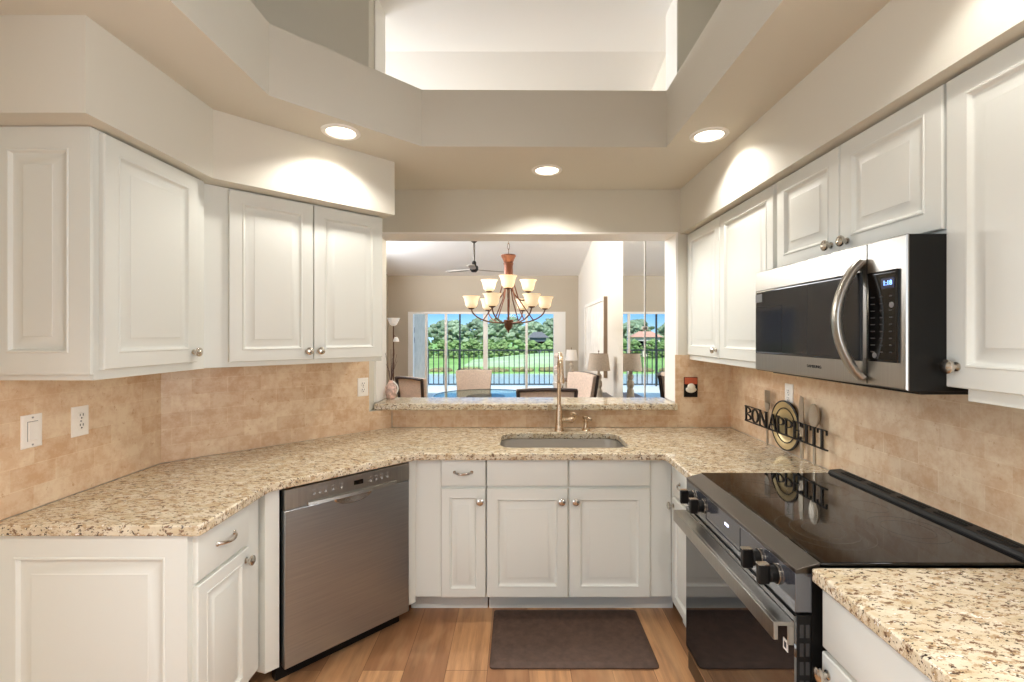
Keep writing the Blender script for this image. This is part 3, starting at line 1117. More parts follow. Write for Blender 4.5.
def wall_plate(M, label, name, cat, kind, loc, w=0.072, h=0.117):
    t = thing(name, label, cat, loc)
    obj('plate', MB(M).panel(-w / 2, w / 2, -h / 2, h / 2, [(0, 0), (0, -0.003), (0.003, -0.0055), (0.008, -0.006)]), PLATE, t)
    if kind == 'switch':
        obj('rocker', MB(M).panel(-0.016, 0.016, -0.033, 0.033, [(0, -0.003), (0, -0.008), (0.002, -0.010), (0.005, -0.0095)]), PLATE, t)
        g = MB(M)
        g.box(-0.0185, 0.0185, -0.0066, -0.0050, 0.033, 0.0352)
        g.box(-0.0185, -0.0165, -0.0066, -0.0050, -0.0352, 0.0352)
        obj('rocker_gap', g, PRINT, t)
    elif kind == 'outlet':
        for q in (-1, 1):
            so_ = MB(M)
            so_.lathe([(0.0165, 0), (0.0165, 0.0075), (0.015, 0.0085)], (0, 0, q * 0.0195), (0, -1, 0), 20)
            s1 = obj('socket', so_, PLATE, t)
            hl = MB(M)
            hl.box(-0.0075, -0.0050, -0.0092, -0.0078, q * 0.0195 + 0.0005, q * 0.0195 + 0.0095)
            hl.box(0.0050, 0.0075, -0.0092, -0.0078, q * 0.0195 + 0.0005, q * 0.0195 + 0.0095)
            hl.lathe([(0.003, 0), (0.003, 0.0012)], (0, -0.0080, q * 0.0195 - 0.007), (0, -1, 0), 10)
            obj('slots', hl, SHADOW, s1)
    for z in ((-0.048, 0.048) if kind == 'switch' else (0.0,)):
        obj('screw', MB(M).lathe([(0.0035, 0), (0.0035, 0.001)], (0, -0.006, z), (0, -1, 0), 10), PRINT, t)
    return t


def zat(v, y):
    return EYE - (v - 335) / F_PX * y


yy = 1.73 * F_PX / (518 - 31)
wall_plate(face_frame(XL + 0.01, yy, ROT_L, zat(431, yy)), 'white rocker light switch on the left tiled wall', 'light_switch', 'switch', 'switch', (XL + 0.01, yy, 1.2))
yy = 1.73 * F_PX / (518 - 79.5)
wall_plate(face_frame(XL + 0.01, yy, ROT_L, zat(421, yy)), 'white duplex outlet beside the light switch on the left wall', 'wall_outlet', 'outlet', 'outlet', (XL + 0.01, yy, 1.2))
t = 0.738
px, py = -1.74 + t + 0.0071, 2.282 + t - 0.0071
wall_plate(face_frame(px, py, ROT_D, zat(387, py)), 'white outlet on the diagonal tiled wall beside the pass-through', 'wall_outlet', 'outlet', 'outlet', (px, py, 1.2))
yy = 1.43 * F_PX / (789.5 - 518)
wall_plate(face_frame(XR - 0.01, yy, ROT_R, zat(395, yy)), 'white outlet on the right wall behind the metal sign', 'wall_outlet', 'outlet', 'outlet', (XR - 0.01, yy, 1.2))

xx = (690.5 - 518) / F_PX * 3.16
MP = face_frame(xx, YB - 0.01, 0, zat(387, 3.16))
t = thing('wall_plaque', 'small black and red plaque with a cream bowl, right of the pass-through', 'plaque', (xx, YB - 0.01, 1.18))
obj('plate', MB(MP).panel(-0.045, 0.045, -0.067, 0.067, [(0, 0), (0, -0.006), (0.003, -0.009), (0.006, -0.009)]), BLACK, t)
obj('red_band', MB(MP).panel(-0.043, 0.043, 0.020, 0.065, [(0, -0.008), (0, -0.0095), (0.002, -0.0105), (0.004, -0.0105)]), REDM, t)
bw = MB(MP)
bw.hull([(0.036 * math.cos(a * PI / 8), -0.009 - d, -0.016 + s_ * math.sin(a * PI / 8)) for a in range(16) for d, s_ in ((0.0, 0.022), (0.005, 0.017))])
bw.hull([(0.026 * math.cos(a * PI / 8), -0.012 - d, 0.002 + s_ * math.sin(a * PI / 8)) for a in range(16) for d, s_ in ((0.0, 0.024), (0.004, 0.018))])
obj('bowl_relief', bw, CREAM, t, smooth=60)

# ------------------------------------------------------------------ floor mat
mt = MB()
mt.loops([[(x, y, z) for x, y in rrect(-0.132 + g, 0.652 - g, 2.155 + g, 2.61 - g, 0.02, 4)] for g, z in ((0, 0.001), (0, 0.008), (0.022, 0.019), (0.03, 0.0195))])
o = obj('floor_mat', mt, MATM, loc=(0.26, 2.38, 0), smooth=50)
tag(o, 'dark brown cushioned mat on the wood floor in front of the sink', 'mat')

# ------------------------------------------------------------------ BON APPETIT sign
y0, y1 = 2.885, 2.118
s = thing('metal_sign', 'black metal BON APPETIT sign with plate and cutlery on the counter behind the range', 'sign', (1.40, 2.53, 0.914), ROT_R)
MS = face_frame(1.395, y0, ROT_R)
LW = y0 - y1
lt = MB(MS)
d0, d1 = -0.004, 0.004
zb, zt = 1.012, 1.102


def bar(xa, za, xb, zb_, w):
    dx, dz = xb - xa, zb_ - za
    L = math.hypot(dx, dz) or 1
    nx, nz = -dz / L * w / 2, dx / L * w / 2
    ps = [(xa + nx, za + nz), (xb + nx, zb_ + nz), (xb - nx, zb_ - nz), (xa - nx, za - nz)]
    lt.loops([[(x, d0, z) for x, z in ps], [(x, d1, z) for x, z in ps]])


def bowl(cx, cz, rx, rz, a0, a1, w):
    n_ = 12
    r1, r2 = [], []
    for i in range(n_ + 1):
        a = R(a0 + (a1 - a0) * i / n_)
        k = 0.35 + 0.65 * abs(math.cos(a))
        r1.append((cx + rx * math.cos(a), cz + rz * math.sin(a)))
        r2.append((cx + (rx - w * k) * math.cos(a), cz + (rz - w * 0.55) * math.sin(a)))
    for i in range(n_):
        ps = [r1[i], r1[i + 1], r2[i + 1], r2[i]]
        lt.loops([[(x, d0, z) for x, z in ps], [(x, d1, z) for x, z in ps]])


W = 0.013
TH = 0.005
ztop, zbot = zt - 0.003, zb + 0.003
H = ztop - zbot
zm = (ztop + zbot) / 2


def serif(x, z):
    bar(x - 0.012, z, x + 0.012, z, TH)


def glyph(ch, x, w):
    L, Rr = x + 0.012, x + w - 0.012
    if ch in 'BPE':
        bar(L, zbot, L, ztop, W)
        serif(L, ztop)
        serif(L, zbot)
    if ch == 'B':
        bowl(L, zm + H * 0.25, w - 0.02, H * 0.25, -90, 90, 0.011)
        bowl(L, zm - H * 0.25, w - 0.014, H * 0.25, -90, 90, 0.012)
    if ch == 'P':
        bowl(L, zm + H * 0.22, w - 0.016, H * 0.28, -90, 90, 0.011)
    if ch == 'E':
        for z, k in ((ztop, 1), (zm, 0.7), (zbot, 1)):
            bar(L, z, L + (w - 0.02) * k, z, TH)
        bar(L + w - 0.021, ztop, L + w - 0.021, ztop - 0.018, TH)
        bar(L + w - 0.021, zbot, L + w - 0.021, zbot + 0.018, TH)
    if ch == 'O':
        bowl(x + w / 2, zm, w / 2 - 0.003, H / 2, 0, 360, 0.014)
    if ch == 'N':
        bar(L, zbot, L, ztop, TH + 0.001)
        bar(Rr, zbot, Rr, ztop, TH + 0.001)
        bar(L, ztop, Rr, zbot, W)
        serif(L, zbot)
        serif(L, ztop)
        serif(Rr, ztop)
    if ch == 'A':
        bar(x + 0.010, zbot, x + w / 2, ztop, TH + 0.001)
        bar(x + w - 0.010, zbot, x + w / 2, ztop, W)
        bar(x + 0.02, zm - 0.014, x + w - 0.018, zm - 0.014, TH)
        serif(x + 0.010, zbot)
        serif(x + w - 0.012, zbot)
    if ch == 'T':
        bar(x + w / 2, zbot, x + w / 2, ztop, W)
        bar(x + 0.004, ztop, x + w - 0.004, ztop, TH)
        bar(x + 0.006, ztop, x + 0.006, ztop - 0.02, TH)
        bar(x + w - 0.006, ztop, x + w - 0.006, ztop - 0.02, TH)
        serif(x + w / 2, zbot)
    if ch == 'I':
        bar(x + w / 2, zbot, x + w / 2, ztop, W)
        serif(x + w / 2, zbot)
        serif(x + w / 2, ztop)


widths = [('B', .076), ('O', .086), ('N', .088), (' ', .012), ('A', .088), ('P', .074), ('P', .074), ('E', .072), ('T', .076), ('I', .040), ('T', .076)]
tot = sum(w for _, w in widths)
x = 0.0
for ch, w in widths:
    ww = w * LW / tot
    glyph(ch, x, ww)
    x += ww
bar(0, zb, LW, zb, 0.006)
bar(0, zt, 0.18, zt, 0.004)
obj('lettering', lt, IRON, s)
pcx = y0 - 2.475
pl = MB(MS)
pl.lathe([(0.001, 0.004), (0.075, 0.004), (0.085, 0.0), (0.088, -0.002), (0.124, -0.006), (0.128, -0.004), (0.128, 0.002), (0.09, 0.008), (0.001, 0.010)], (pcx, 0.014, 1.058), (0, 1, 0), 40)
obj('plate', pl, GOLD, s, smooth=30)
pl = MB(MS)
pl.lathe([(0.0885, -0.0035), (0.093, -0.0035), (0.093, 0.002), (0.0885, 0.002), (0.0885, -0.0035)], (pcx, 0.012, 1.058), (0, 1, 0), 40, cap=False)
pl.lathe([(0.124, -0.0075), (0.131, -0.006), (0.131, 0.004), (0.124, 0.002), (0.124, -0.0075)], (pcx, 0.013, 1.058), (0, 1, 0), 40, cap=False)
obj('plate_rim', pl, IRON, s)


def flat(pts, ya=0.006, yb=0.011):
    m_ = MB(MS)
    m_.loops([[(x_, ya, z_) for x_, z_ in pts], [(x_, yb, z_) for x_, z_ in pts]])
    return m_


fkx = y0 - 2.645
fk = MB(MS)
for i in range(4):
    fk.box(fkx - 0.026 + i * 0.015, fkx - 0.019 + i * 0.015, 0.006, 0.011, 1.150, 1.222)
fk.loops([[(x_, ya, z_) for x_, z_ in ((fkx - 0.026, 1.155), (fkx + 0.026, 1.155), (fkx + 0.022, 1.125), (fkx + 0.006, 1.105), (fkx + 0.009, 0.93), (fkx, 0.9155), (fkx - 0.009, 0.93), (fkx - 0.006, 1.105), (fkx - 0.022, 1.125))] for ya in (0.006, 0.011)])
obj('fork', fk, PEWTER, s)
kx = y0 - 2.325
obj('knife', flat([(kx - 0.02, 1.05), (kx - 0.022, 1.19), (kx - 0.008, 1.232), (kx + 0.012, 1.225), (kx + 0.016, 1.06), (kx + 0.012, 1.04), (kx + 0.012, 0.93), (kx, 0.9155), (kx - 0.012, 0.93), (kx - 0.012, 1.04)]), PEWTER, s)
sx = y0 - 2.225
sp = MB(MS)
bo = [(sx + 0.036 * math.cos(a * PI / 10), 1.152 + 0.056 * math.sin(a * PI / 10)) for a in range(20)]
bi = [(sx + 0.030 * math.cos(a * PI / 10), 1.152 + 0.050 * math.sin(a * PI / 10)) for a in range(20)]
sp.loops([[(x_, 0.010, z_) for x_, z_ in bo], [(x_, 0.002, z_) for x_, z_ in bo], [(x_, 0.002, z_) for x_, z_ in bi], [(sx + (x_ - sx) * 0.5, 0.007, 1.152 + (z_ - 1.152) * 0.5) for x_, z_ in bi]])
sp.loops([[(x_, ya, z_) for x_, z_ in ((sx - 0.006, 1.10), (sx + 0.006, 1.10), (sx + 0.010, 0.93), (sx, 0.9155), (sx - 0.010, 0.93))] for ya in (0.006, 0.011)])
obj('spoon', sp, PEWTER, s, smooth=40)

# ------------------------------------------------------------------ vase on the ledge
vx, vy, vz = -0.925 + 0.005, 3.345, 1.0795
vx = (391 - 518) / F_PX * vy
s = thing('vase', 'small rose-tinted vase of thin dark twigs at the left end of the granite ledge', 'vase', (vx, vy, vz))
obj('body', MB().lathe([(0.024, 0), (0.032, 0.01), (0.041, 0.05), (0.038, 0.085), (0.02, 0.115), (0.015, 0.13), (0.018, 0.135), (0.012, 0.132)], (vx, vy, vz), n=24), mat('rose_glass', (206, 176, 166), 0.2, var=0.25, vscale=40), s, smooth=60)
hn = MB()
hn.tube([(vx + 0.014, vy, vz + 0.125)] + [(vx + 0.02 + 0.03 * math.sin(PI * i / 8), vy, vz + 0.125 - 0.105 * i / 8) for i in range(1, 9)], 0.005, 8)
obj('handle', hn, WHITE, s)
rnd = random.Random(3)
tw = MB()
for i in range(9):
    a, r_ = rnd.uniform(0, 2 * PI), rnd.uniform(0.01, 0.05)
    hgt = rnd.uniform(0.24, 0.37)
    tw.tube([(vx, vy, vz + 0.10), (vx + r_ * 0.4 * math.cos(a), vy + r_ * 0.4 * math.sin(a), vz + 0.2), (vx + r_ * math.cos(a), vy + r_ * math.sin(a), vz + hgt)], [0.002, 0.0018, 0.001], 5)
obj('twigs', tw, mat('twig_brown', (92, 70, 66), 0.8), s)

# ------------------------------------------------------------------ living room: chandelier
cx, cy = (508.5 - 518) / F_PX * 5.6, 5.6
zceil = zf + SL * (9.5 - cy)
s = thing('chandelier', 'two-tier copper chandelier with cream glass bell shades over the dining table', 'chandelier', (cx, cy, 1.6))


def zc_(v):
    return EYE - (v - 335) / F_PX * cy


ch = MB()
zc0 = zc_(255)
nl = 14
for i in range(nl):
    z = zc0 + (zceil - 0.06 - zc0) * i / nl
    h = (zceil - 0.06 - zc0) / nl
    lp = [(0.011 * math.cos(2 * PI * k / 10), (h * 0.62) * math.sin(2 * PI * k / 10)) for k in range(11)]
    if i % 2:
        ch.tube([(cx + a_, cy, z + h / 2 + b_) for a_, b_ in lp], 0.003, 5)
    else:
        ch.tube([(cx, cy + a_, z + h / 2 + b_) for a_, b_ in lp], 0.003, 5)
obj('chain', ch, BRONZE, s)
obj('ceiling_canopy', MB().lathe([(0.06, 0), (0.055, -0.03), (0.02, -0.06)], (cx, cy, zceil + 0.015), n=20), BRONZE, s)
z1_, z2_, z3_ = zc_(255), zc_(277), zc_(324)
obj('column', MB().lathe([(0.088, 0), (0.090, -0.012), (0.066, -0.06), (0.054, -0.09), (0.060, -0.10), (0.052, -0.13), (0.056, z2_ - z1_), (0.035, z2_ - z1_ - 0.02), (0.018, z2_ - z1_ - 0.08), (0.012, z3_ - z1_ + 0.1), (0.012, z3_ - z1_)], (cx, cy, z1_), n=20), COPPER, s)
obj('finial', MB().lathe([(0.055, 0.05), (0.06, 0.04), (0.05, 0.0), (0.05, -0.03), (0.03, -0.06), (0.008, -0.085), (0.012, -0.095), (0.001, -0.11)], (cx, cy, z3_), n=20), BRONZE, s)
proto = {}
tiers = [(3, 0.275, zc_(291), -90), (6, 0.44, zc_(309), 7)]
for nsh, rad, zsh, ph in tiers:
    for i in range(nsh):
        a = R(ph + 360 * i / nsh)
        dx, dy = math.cos(a), math.sin(a)
        ax_, ay_ = cx + dx * rad, cy + dy * rad
        am = MB()
        pts = []
        zs = z3_ + 0.02
        P0, P1, P2, P3 = (0.03, z3_ + 0.02), (rad * 0.45, z3_ - 0.01), (rad * 0.98, z3_ + 0.06), (rad, zsh)
        if nsh == 3:
            P0, P1, P2, P3 = (0.03, z2_ - 0.10), (rad * 0.4, zsh - 0.16), (rad * 1.0, zsh - 0.14), (rad, zsh)
        for k in range(13):
            t = k / 12
            b_ = [(1 - t) ** 3, 3 * t * (1 - t) ** 2, 3 * t * t * (1 - t), t ** 3]
            rr = sum(w_ * p_[0] for w_, p_ in zip(b_, (P0, P1, P2, P3)))
            zz = sum(w_ * p_[1] for w_, p_ in zip(b_, (P0, P1, P2, P3)))
            pts.append((cx + dx * rr, cy + dy * rr, zz))
        am.tube(pts, 0.0085, 7)
        am.lathe([(0.012, -0.01), (0.035, 0.0), (0.04, 0.012), (0.012, 0.014)], (ax_, ay_, zsh), n=14)
        arm = obj('arm', am, BRONZE, s)
        sh = MB()
        sh.lathe([(0.045, 0.010), (0.068, 0.035), (0.077, 0.08), (0.087, 0.12), (0.106, 0.148), (0.102, 0.148), (0.083, 0.118), (0.073, 0.08), (0.062, 0.038), (0.035, 0.018)], (ax_, ay_, zsh), n=22)
        obj('glass_shade', sh, SHADE_GL, s, smooth=70)
sw = MB()
for i in range(6):
    a = R(7 + 60 * i)
    dx, dy = math.cos(a), math.sin(a)
    sw.tube([(cx + dx * 0.035, cy + dy * 0.035, z2_ + 0.02), (cx + dx * 0.12, cy + dy * 0.12, (z2_ + z3_) / 2 + 0.02), (cx + dx * 0.30, cy + dy * 0.30, z3_ + 0.045)], 0.007, 6)
obj('scroll_bars', sw, COPPER, s)
lo_ = light('chandelier_glow', 'POINT', (0, 0, 0.75), (0, 0, 0), 40, (1.0, 0.90, 0.66), shadow_soft_size=0.3)
lo_.parent = s

# ceiling fan
fx_, fy_ = -0.716, 7.65
zcl = zf + SL * (9.5 - fy_)
zm_ = EYE + 66 / F_PX * fy_
s = thing('ceiling_fan', 'dark ceiling fan on a long downrod beyond the chandelier', 'ceiling fan', (fx_, fy_, zm_))
obj('canopy', MB().lathe([(0.075, 0.02), (0.07, -0.02), (0.03, -0.06), (0.02, -0.065)], (fx_, fy_, zcl), n=20), DKSTEEL, s)
obj('downrod', MB().cyl((fx_, fy_, zm_ + 0.05), (fx_, fy_, zcl - 0.03), 0.016), DKSTEEL, s)
obj('motor', MB().lathe([(0.02, 0.13), (0.035, 0.11), (0.038, 0.06), (0.062, 0.05), (0.07, 0.02), (0.068, -0.02), (0.05, -0.035), (0.04, -0.05), (0.001, -0.055)], (fx_, fy_, zm_), n=24), IRON, s)
for i in range(3):
    a = R(30 + 120 * i)
    Mb = Matrix.Translation((fx_, fy_, zm_ - 0.012)) @ Matrix.Rotation(a, 4, 'Z') @ Matrix.Rotation(R(3), 4, 'X')
    bl = MB(Mb)
    bl.loops([[(x_, y_, z_) for x_, y_ in ((0.05, -0.02), (0.16, -0.045), (0.50, -0.055), (0.54, -0.03), (0.54, 0.03), (0.50, 0.055), (0.16, 0.045), (0.05, 0.02))] for z_ in (-0.004, 0.004)])
    obj('blade', bl, mat('fan_blade', (172, 168, 162), 0.5), s)

# torchiere floor lamp in the far left corner
lx, ly = (393.5 - 518) / F_PX * 9.0, 9.0


def zl(v, y=9.0):
    return EYE - (v - 335) / F_PX * y


s = thing('floor_lamp', 'torchiere floor lamp with a white bowl and small reading light in the far left corner', 'floor lamp', (lx, ly, 0))
obj('base', MB().lathe([(0.14, 0.001), (0.14, 0.015), (0.03, 0.035)], (lx, ly, 0), n=24), BRONZE, s)
obj('pole', MB().cyl((lx, ly, 0.03), (lx, ly, zl(326)), 0.012), BRONZE, s)
obj('bowl_shade', MB().lathe([(0.02, -0.02), (0.06, 0.0), (0.09, 0.06), (0.125, 0.135), (0.12, 0.135), (0.08, 0.06), (0.01, 0.02)], (lx, ly, zl(325)), n=24), WHITEGL, s, smooth=70)
rd = MB()
rd.tube([(lx, ly, zl(336)), (lx + 0.03, ly - 0.01, zl(336)), (lx + 0.05, ly - 0.02, zl(338))], 0.008, 6)
ra = obj('reading_arm', rd, BRONZE, s)
obj('reading_shade', MB().lathe([(0.025, 0), (0.05, -0.05), (0.055, -0.09), (0.05, -0.09), (0.02, -0.01)], (lx + 0.055, ly - 0.02, zl(337)), n=18), WHITEGL, ra, smooth=70)

# console under the right wall lamp, and lamps


def table_lamp(x, y, z, h_base, r0, r1, hs, shade, label, group=None):
    t = thing('table_lamp', label, 'table lamp', (x, y, z))
    k = h_base
    obj('base', MB().lathe([(0.05, 0), (0.052, 0.02), (0.045, 0.03), (0.045, 0.09), (0.03, 0.12), (0.045, 0.16), (0.042, 0.20), (0.024, 0.225), (0.038, 0.25), (0.036, 0.285), (0.018, 0.30), (0.015, k), (0.006, k + 0.02), (0.006, k + 0.1)], (x, y, z), n=18), STONE, t)
    obj('lamp_shade', MB().lathe([(r0, 0), (r1, hs), (r1 - 0.003, hs), (r0 - 0.003, 0.002)], (x, y, z + k), n=32, cap=False), shade, t)
    fn = MB()
    fn.cyl((x, y, z + k + 0.05), (x, y, z + k + hs + 0.02), 0.004)
    fn.lathe([(0.004, 0), (0.010, 0.008), (0.004, 0.022)], (x, y, z + k + hs + 0.018), n=10)
    fn.box(x - r1, x + r1, y - 0.002, y + 0.002, z + k + hs - 0.004, z + k + hs)
    obj('finial', fn, BRONZE, t)
    return t


s = thing('console_table', 'dark console table against the right living room wall', 'table', (1.02, 5.95, 0))
obj('tabletop', MB().box(0.83, 1.21, 5.50, 6.45, 0.715, 0.748), DKWOOD, s, bev=0.003)
for qx in (0.85, 1.165):
    for qy in (5.52, 6.39):
        obj('leg', MB().box(qx, qx + 0.035, qy, qy + 0.035, 0, 0.715), DKWOOD, s)
table_lamp(1.01, 5.88, 0.748, 0.345, 0.142, 0.115, 0.208, LINEN, 'table lamp with a turned stone base and beige linen shade, before the mirror')
s = thing('side_table', 'small brown side table in the far right corner beyond the dining chairs', 'table', (0.98, 8.8, 0))
obj('tabletop', MB().box(0.78, 1.18, 8.6, 9.0, 0.68, 0.705), BROWN, s)
for qx in (0.8, 1.13):
    for qy in (8.62, 8.95):
        obj('leg', MB().box(qx, qx + 0.03, qy, qy + 0.03, 0, 0.68), BROWN, s)
table_lamp(1.0, 8.8, 0.705, 0.355, 0.115, 0.09, 0.20, LINENW, 'small table lamp with a white shade in the far right corner')

# white planter with pale flowers beside the sliding door
wx, wy = (558 - 518) / F_PX * 8.3, 8.3
s = thing('flower_stand', 'white pedestal holding pale flowers beside the sliding door', 'planter', (wx, wy, 0))
obj('pedestal', MB().lathe([(0.11, 0), (0.11, 0.04), (0.06, 0.08), (0.045, 0.4), (0.06, 0.6), (0.09, 0.66), (0.1, 0.7), (0.085, 0.7)], (wx, wy, 0), n=20), WHITE, s)
obj('pot', MB().lathe([(0.05, 0), (0.075, 0.05), (0.085, 0.13), (0.078, 0.13), (0.06, 0.10)], (wx, wy, 0.70), n=18), WHITE, s)
fl = MB()
for i in range(14):
    a, r_ = rnd.uniform(0, 6.28), rnd.uniform(0.0, 0.06)
    fl.blob((wx + r_ * math.cos(a), wy + r_ * math.sin(a), 0.9 + rnd.uniform(0, 0.3)), rnd.uniform(0.02, 0.04), i, 1)
for i in range(5):
    a = i * 1.25
    fl.tube([(wx, wy, 0.8), (wx + 0.04 * math.cos(a), wy + 0.04 * math.sin(a), 1.12)], 0.004, 5)
obj('flowers', fl, mat('pale_petals', (238, 222, 214), 0.7), s)

# mirror panels on the living room right wall
s = thing('wall_mirror', 'full-height mirrored wall panel on the right living room wall, beside the stone lamp', 'mirror', (1.215, 4.95, 0))
obj('glass', MB().box(1.209, 1.2185, 4.487, 5.41, 0.05, 3.45), MIRROR, s)
obj('edge_strip', MB().box(1.203, 1.2185, 4.477, 4.487, 0.05, 3.45), WHITE, s)
s = thing('wall_mirror', 'full-height mirrored wall panel nearest the pass-through on the living room wall', 'mirror', (1.215, 4.1, 0))
obj('glass', MB().box(1.209, 1.2185, 3.72, 4.467, 0.05, 3.45), MIRROR, s)
obj('edge_strip', MB().box(1.203, 1.2185, 4.467, 4.4765, 0.05, 3.45), WHITE, s)
kn = MB()
kn.lathe([(0.012, 0), (0.02, 0.012), (0.012, 0.022), (0.001, 0.024)], (1.203, 4.477, 1.60), (-1, 0, 0), 14)
obj('knob', kn, PLATE, s)

# tall art on the right wall
s = thing('wall_art', 'tall pale three-panel wall art with a brown end strip, left of the table lamp', 'wall art', (1.2, 7.3, 0.95))
fm = MB()
fm.box(1.17, 1.219, 6.42, 6.50, 0.95, 2.06)
fm.box(1.17, 1.219, 8.22, 8.30, 0.95, 2.06)
fm.box(1.17, 1.219, 6.50, 8.22, 0.95, 1.0)
fm.box(1.17, 1.219, 6.50, 8.22, 2.01, 2.06)
obj('frame', fm, PALE, s, bev=0.003)
obj('end_strip', MB().box(1.168, 1.219, 6.405, 6.42, 0.95, 2.06), BROWN, s)
for a, b2 in ((6.51, 7.05), (7.07, 7.63), (7.65, 8.21)):
    obj('panel', MB().box(1.185, 1.215, a, b2, 1.005, 2.005), PALE, s, bev=0.004)

# dining table and chairs
tx, ty = -0.42, 6.1
s = thing('dining_table', 'round glass-topped dining table beyond the pass-through', 'table', (tx, ty, 0))
obj('tabletop', MB().lathe([(0.001, 0.0), (0.66, 0.0), (0.665, 0.006), (0.66, 0.012), (0.001, 0.012)], (tx, ty, 0.745), n=56), TABLEGL, s)
rm = MB()
rm.lathe([(0.662, 0.0), (0.672, 0.0), (0.672, 0.014), (0.662, 0.014)], (tx, ty, 0.744), n=56, cap=False)
obj('rim', rm, CHROME, s)
obj('pedestal', MB().lathe([(0.30, 0), (0.30, 0.03), (0.08, 0.08), (0.06, 0.4), (0.10, 0.66), (0.25, 0.73), (0.25, 0.744)], (tx, ty, 0), n=28), DKWOOD, s)


def make_chair(label):
    c = thing('dining_chair', label, 'chair', (0, 0, 0), 0, 'dining chairs around the glass table')
    st_ = MB()
    st_.box(-0.24, 0.24, -0.02, 0.46, 0.40, 0.48)
    obj('seat', st_, FABRIC, c, bev=0.02, seg=3)
    bk = MB()
    pr = [(-0.085, 1.0), (-0.045, 1.0), (0.015, 0.49), (-0.03, 0.49)]
    rings_ = []
    for i in range(9):
        u_ = -1 + 2 * i / 8
        cur = 0.03 * (1 - u_ * u_)
        rings_.append([(u_ * (0.272 if z_ > 0.9 else 0.222), y_ - cur, z_ + (0.012 * (1 - u_ * u_) if z_ > 0.9 else 0)) for y_, z_ in pr])
    bk.loops(rings_)
    obj('backrest', bk, FABRIC, c, bev=0.006, smooth=60)
    fr_ = MB()
    for q in (-1, 1):
        fr_.tube([(q * 0.215, -0.045, 0.44), (q * 0.236, -0.066, 0.7), (q * 0.258, -0.102, 0.985)], 0.016, 8, (1.0, 1.3))
    fr_.tube([(0.262 * (i - 5) / 5, -0.102 - 0.03 * (1 - ((i - 5) / 5) ** 2), 0.988 + 0.012 * (1 - ((i - 5) / 5) ** 2)) for i in range(11)], 0.016, 8, (1.0, 1.3))
    obj('back_frame', fr_, DKWOOD, c, smooth=60)
    for qx in (-0.21, 0.21):
        for qy in (0.0, 0.42):
            lg_ = MB()
            lg_.lathe([(0.014, 0), (0.022, 0.40)], (qx, qy, 0.0), n=10)
            obj('leg', lg_, DKWOOD, c)
    return c


ch0 = make_chair('beige dining chair seen from behind, nearest the faucet')
spots = [((546 - 518) / F_PX * 4.36, 4.38, 3, 'beige dining chair seen from behind, right behind the faucet', 1.04),
         (0.66, 5.35, 112, 'beige dining chair turned sideways at right, beside the stone table lamp', 1.09),
         (-0.66, 7.0, 184, 'beige dining chair facing the kitchen on the far side of the glass table', 1.0),
         (-1.30, 5.95, -40, 'beige dining chair with dark frame at left, below the floor lamp', 1.0)]
for i, (x_, y_, a_, lab, sc) in enumerate(spots):
    o = ch0 if i == 0 else copy_tree(ch0)
    o.location = (x_, y_, 0)
    o.rotation_euler = (0, 0, R(a_))
    o.scale = (sc, sc, sc)
    o['label'] = lab

# ------------------------------------------------------------------ lanai and outdoors
struct('lanai_floor', MB().box(-6, 4, 9.7, 14.4, -0.15, -0.01), LANAI)
struct('wall_lanai', MB().box(-3.0, -2.75, 9.75, 14.3, -0.01, 3.0), STUCCO)
for lab, z in (('upper round dark wall ornament on the lanai wall', 1.66), ('lower round dark wall ornament on the lanai wall', 1.40)):
    t = thing('wall_ornament', lab, 'wall ornament', (-2.75, 12.3, z))
    obj('ring', MB().lathe([(0.05, 0), (0.11, 0.0), (0.11, 0.02), (0.09, 0.03), (0.05, 0.02)], (-2.75, 12.3, z), (1, 0, 0), 20), IRON, t)
    obj('medallion', MB().lathe([(0.05, 0), (0.04, 0.02), (0.001, 0.03)], (-2.75, 12.3, z), (1, 0, 0), 16), BRONZE, t)

s = thing('railing', 'black metal balcony railing with slim balusters outside the sliding door', 'railing', (-0.8, 14.2, 0))
x0, x1, ry = -5.6, 3.0, 14.2
zr = EYE - 15 / F_PX * ry
obj('top_rail', MB().box(x0, x1, ry - 0.025, ry + 0.025, zr - 0.025, zr + 0.015), RAILM, s)
obj('bottom_rail', MB().box(x0, x1, ry - 0.02, ry + 0.02, 0.03, 0.065), RAILM, s)
bal = obj('baluster', MB().box(x0, x0 + 0.024, ry - 0.012, ry + 0.012, 0.065, zr - 0.025), RAILM, s)
n_b = int((x1 - x0) / 0.152)
for i in range(1, n_b + 1):
    c = bal.copy()
    COL.objects.link(c)
    c.location.x += i * 0.152
for x_ in (-4.4, ux(460, ry), 1.9):
    obj('screen_post', MB().box(x_ - 0.025, x_ + 0.025, ry - 0.05, ry, -0.01, 3.0 if x_ == ux(460, ry) else zr), RAILM, s)

GZ = -3.0
pn = MB()
pn.box(-120, 90, 16, 58, GZ - 0.6, GZ - 0.15)
o = obj('pond', pn, WATER, loc=(0, 37, GZ - 0.6))
o['kind'] = 'structure'
gr = MB()
gr.box(-160, 130, 57, 260, GZ - 0.7, GZ)
struct('lawn_ground', gr, GRASS)
gb = MB()
gb.hull([(-160, 14.6, GZ), (130, 14.6, GZ), (-160, 18, GZ - 0.1), (130, 18, GZ - 0.1), (-160, 14.6, GZ - 0.7), (130, 14.6, GZ - 0.7), (-160, 18, GZ - 0.7), (130, 18, GZ - 0.7)])
struct('bank_ground', gb, GRASS)
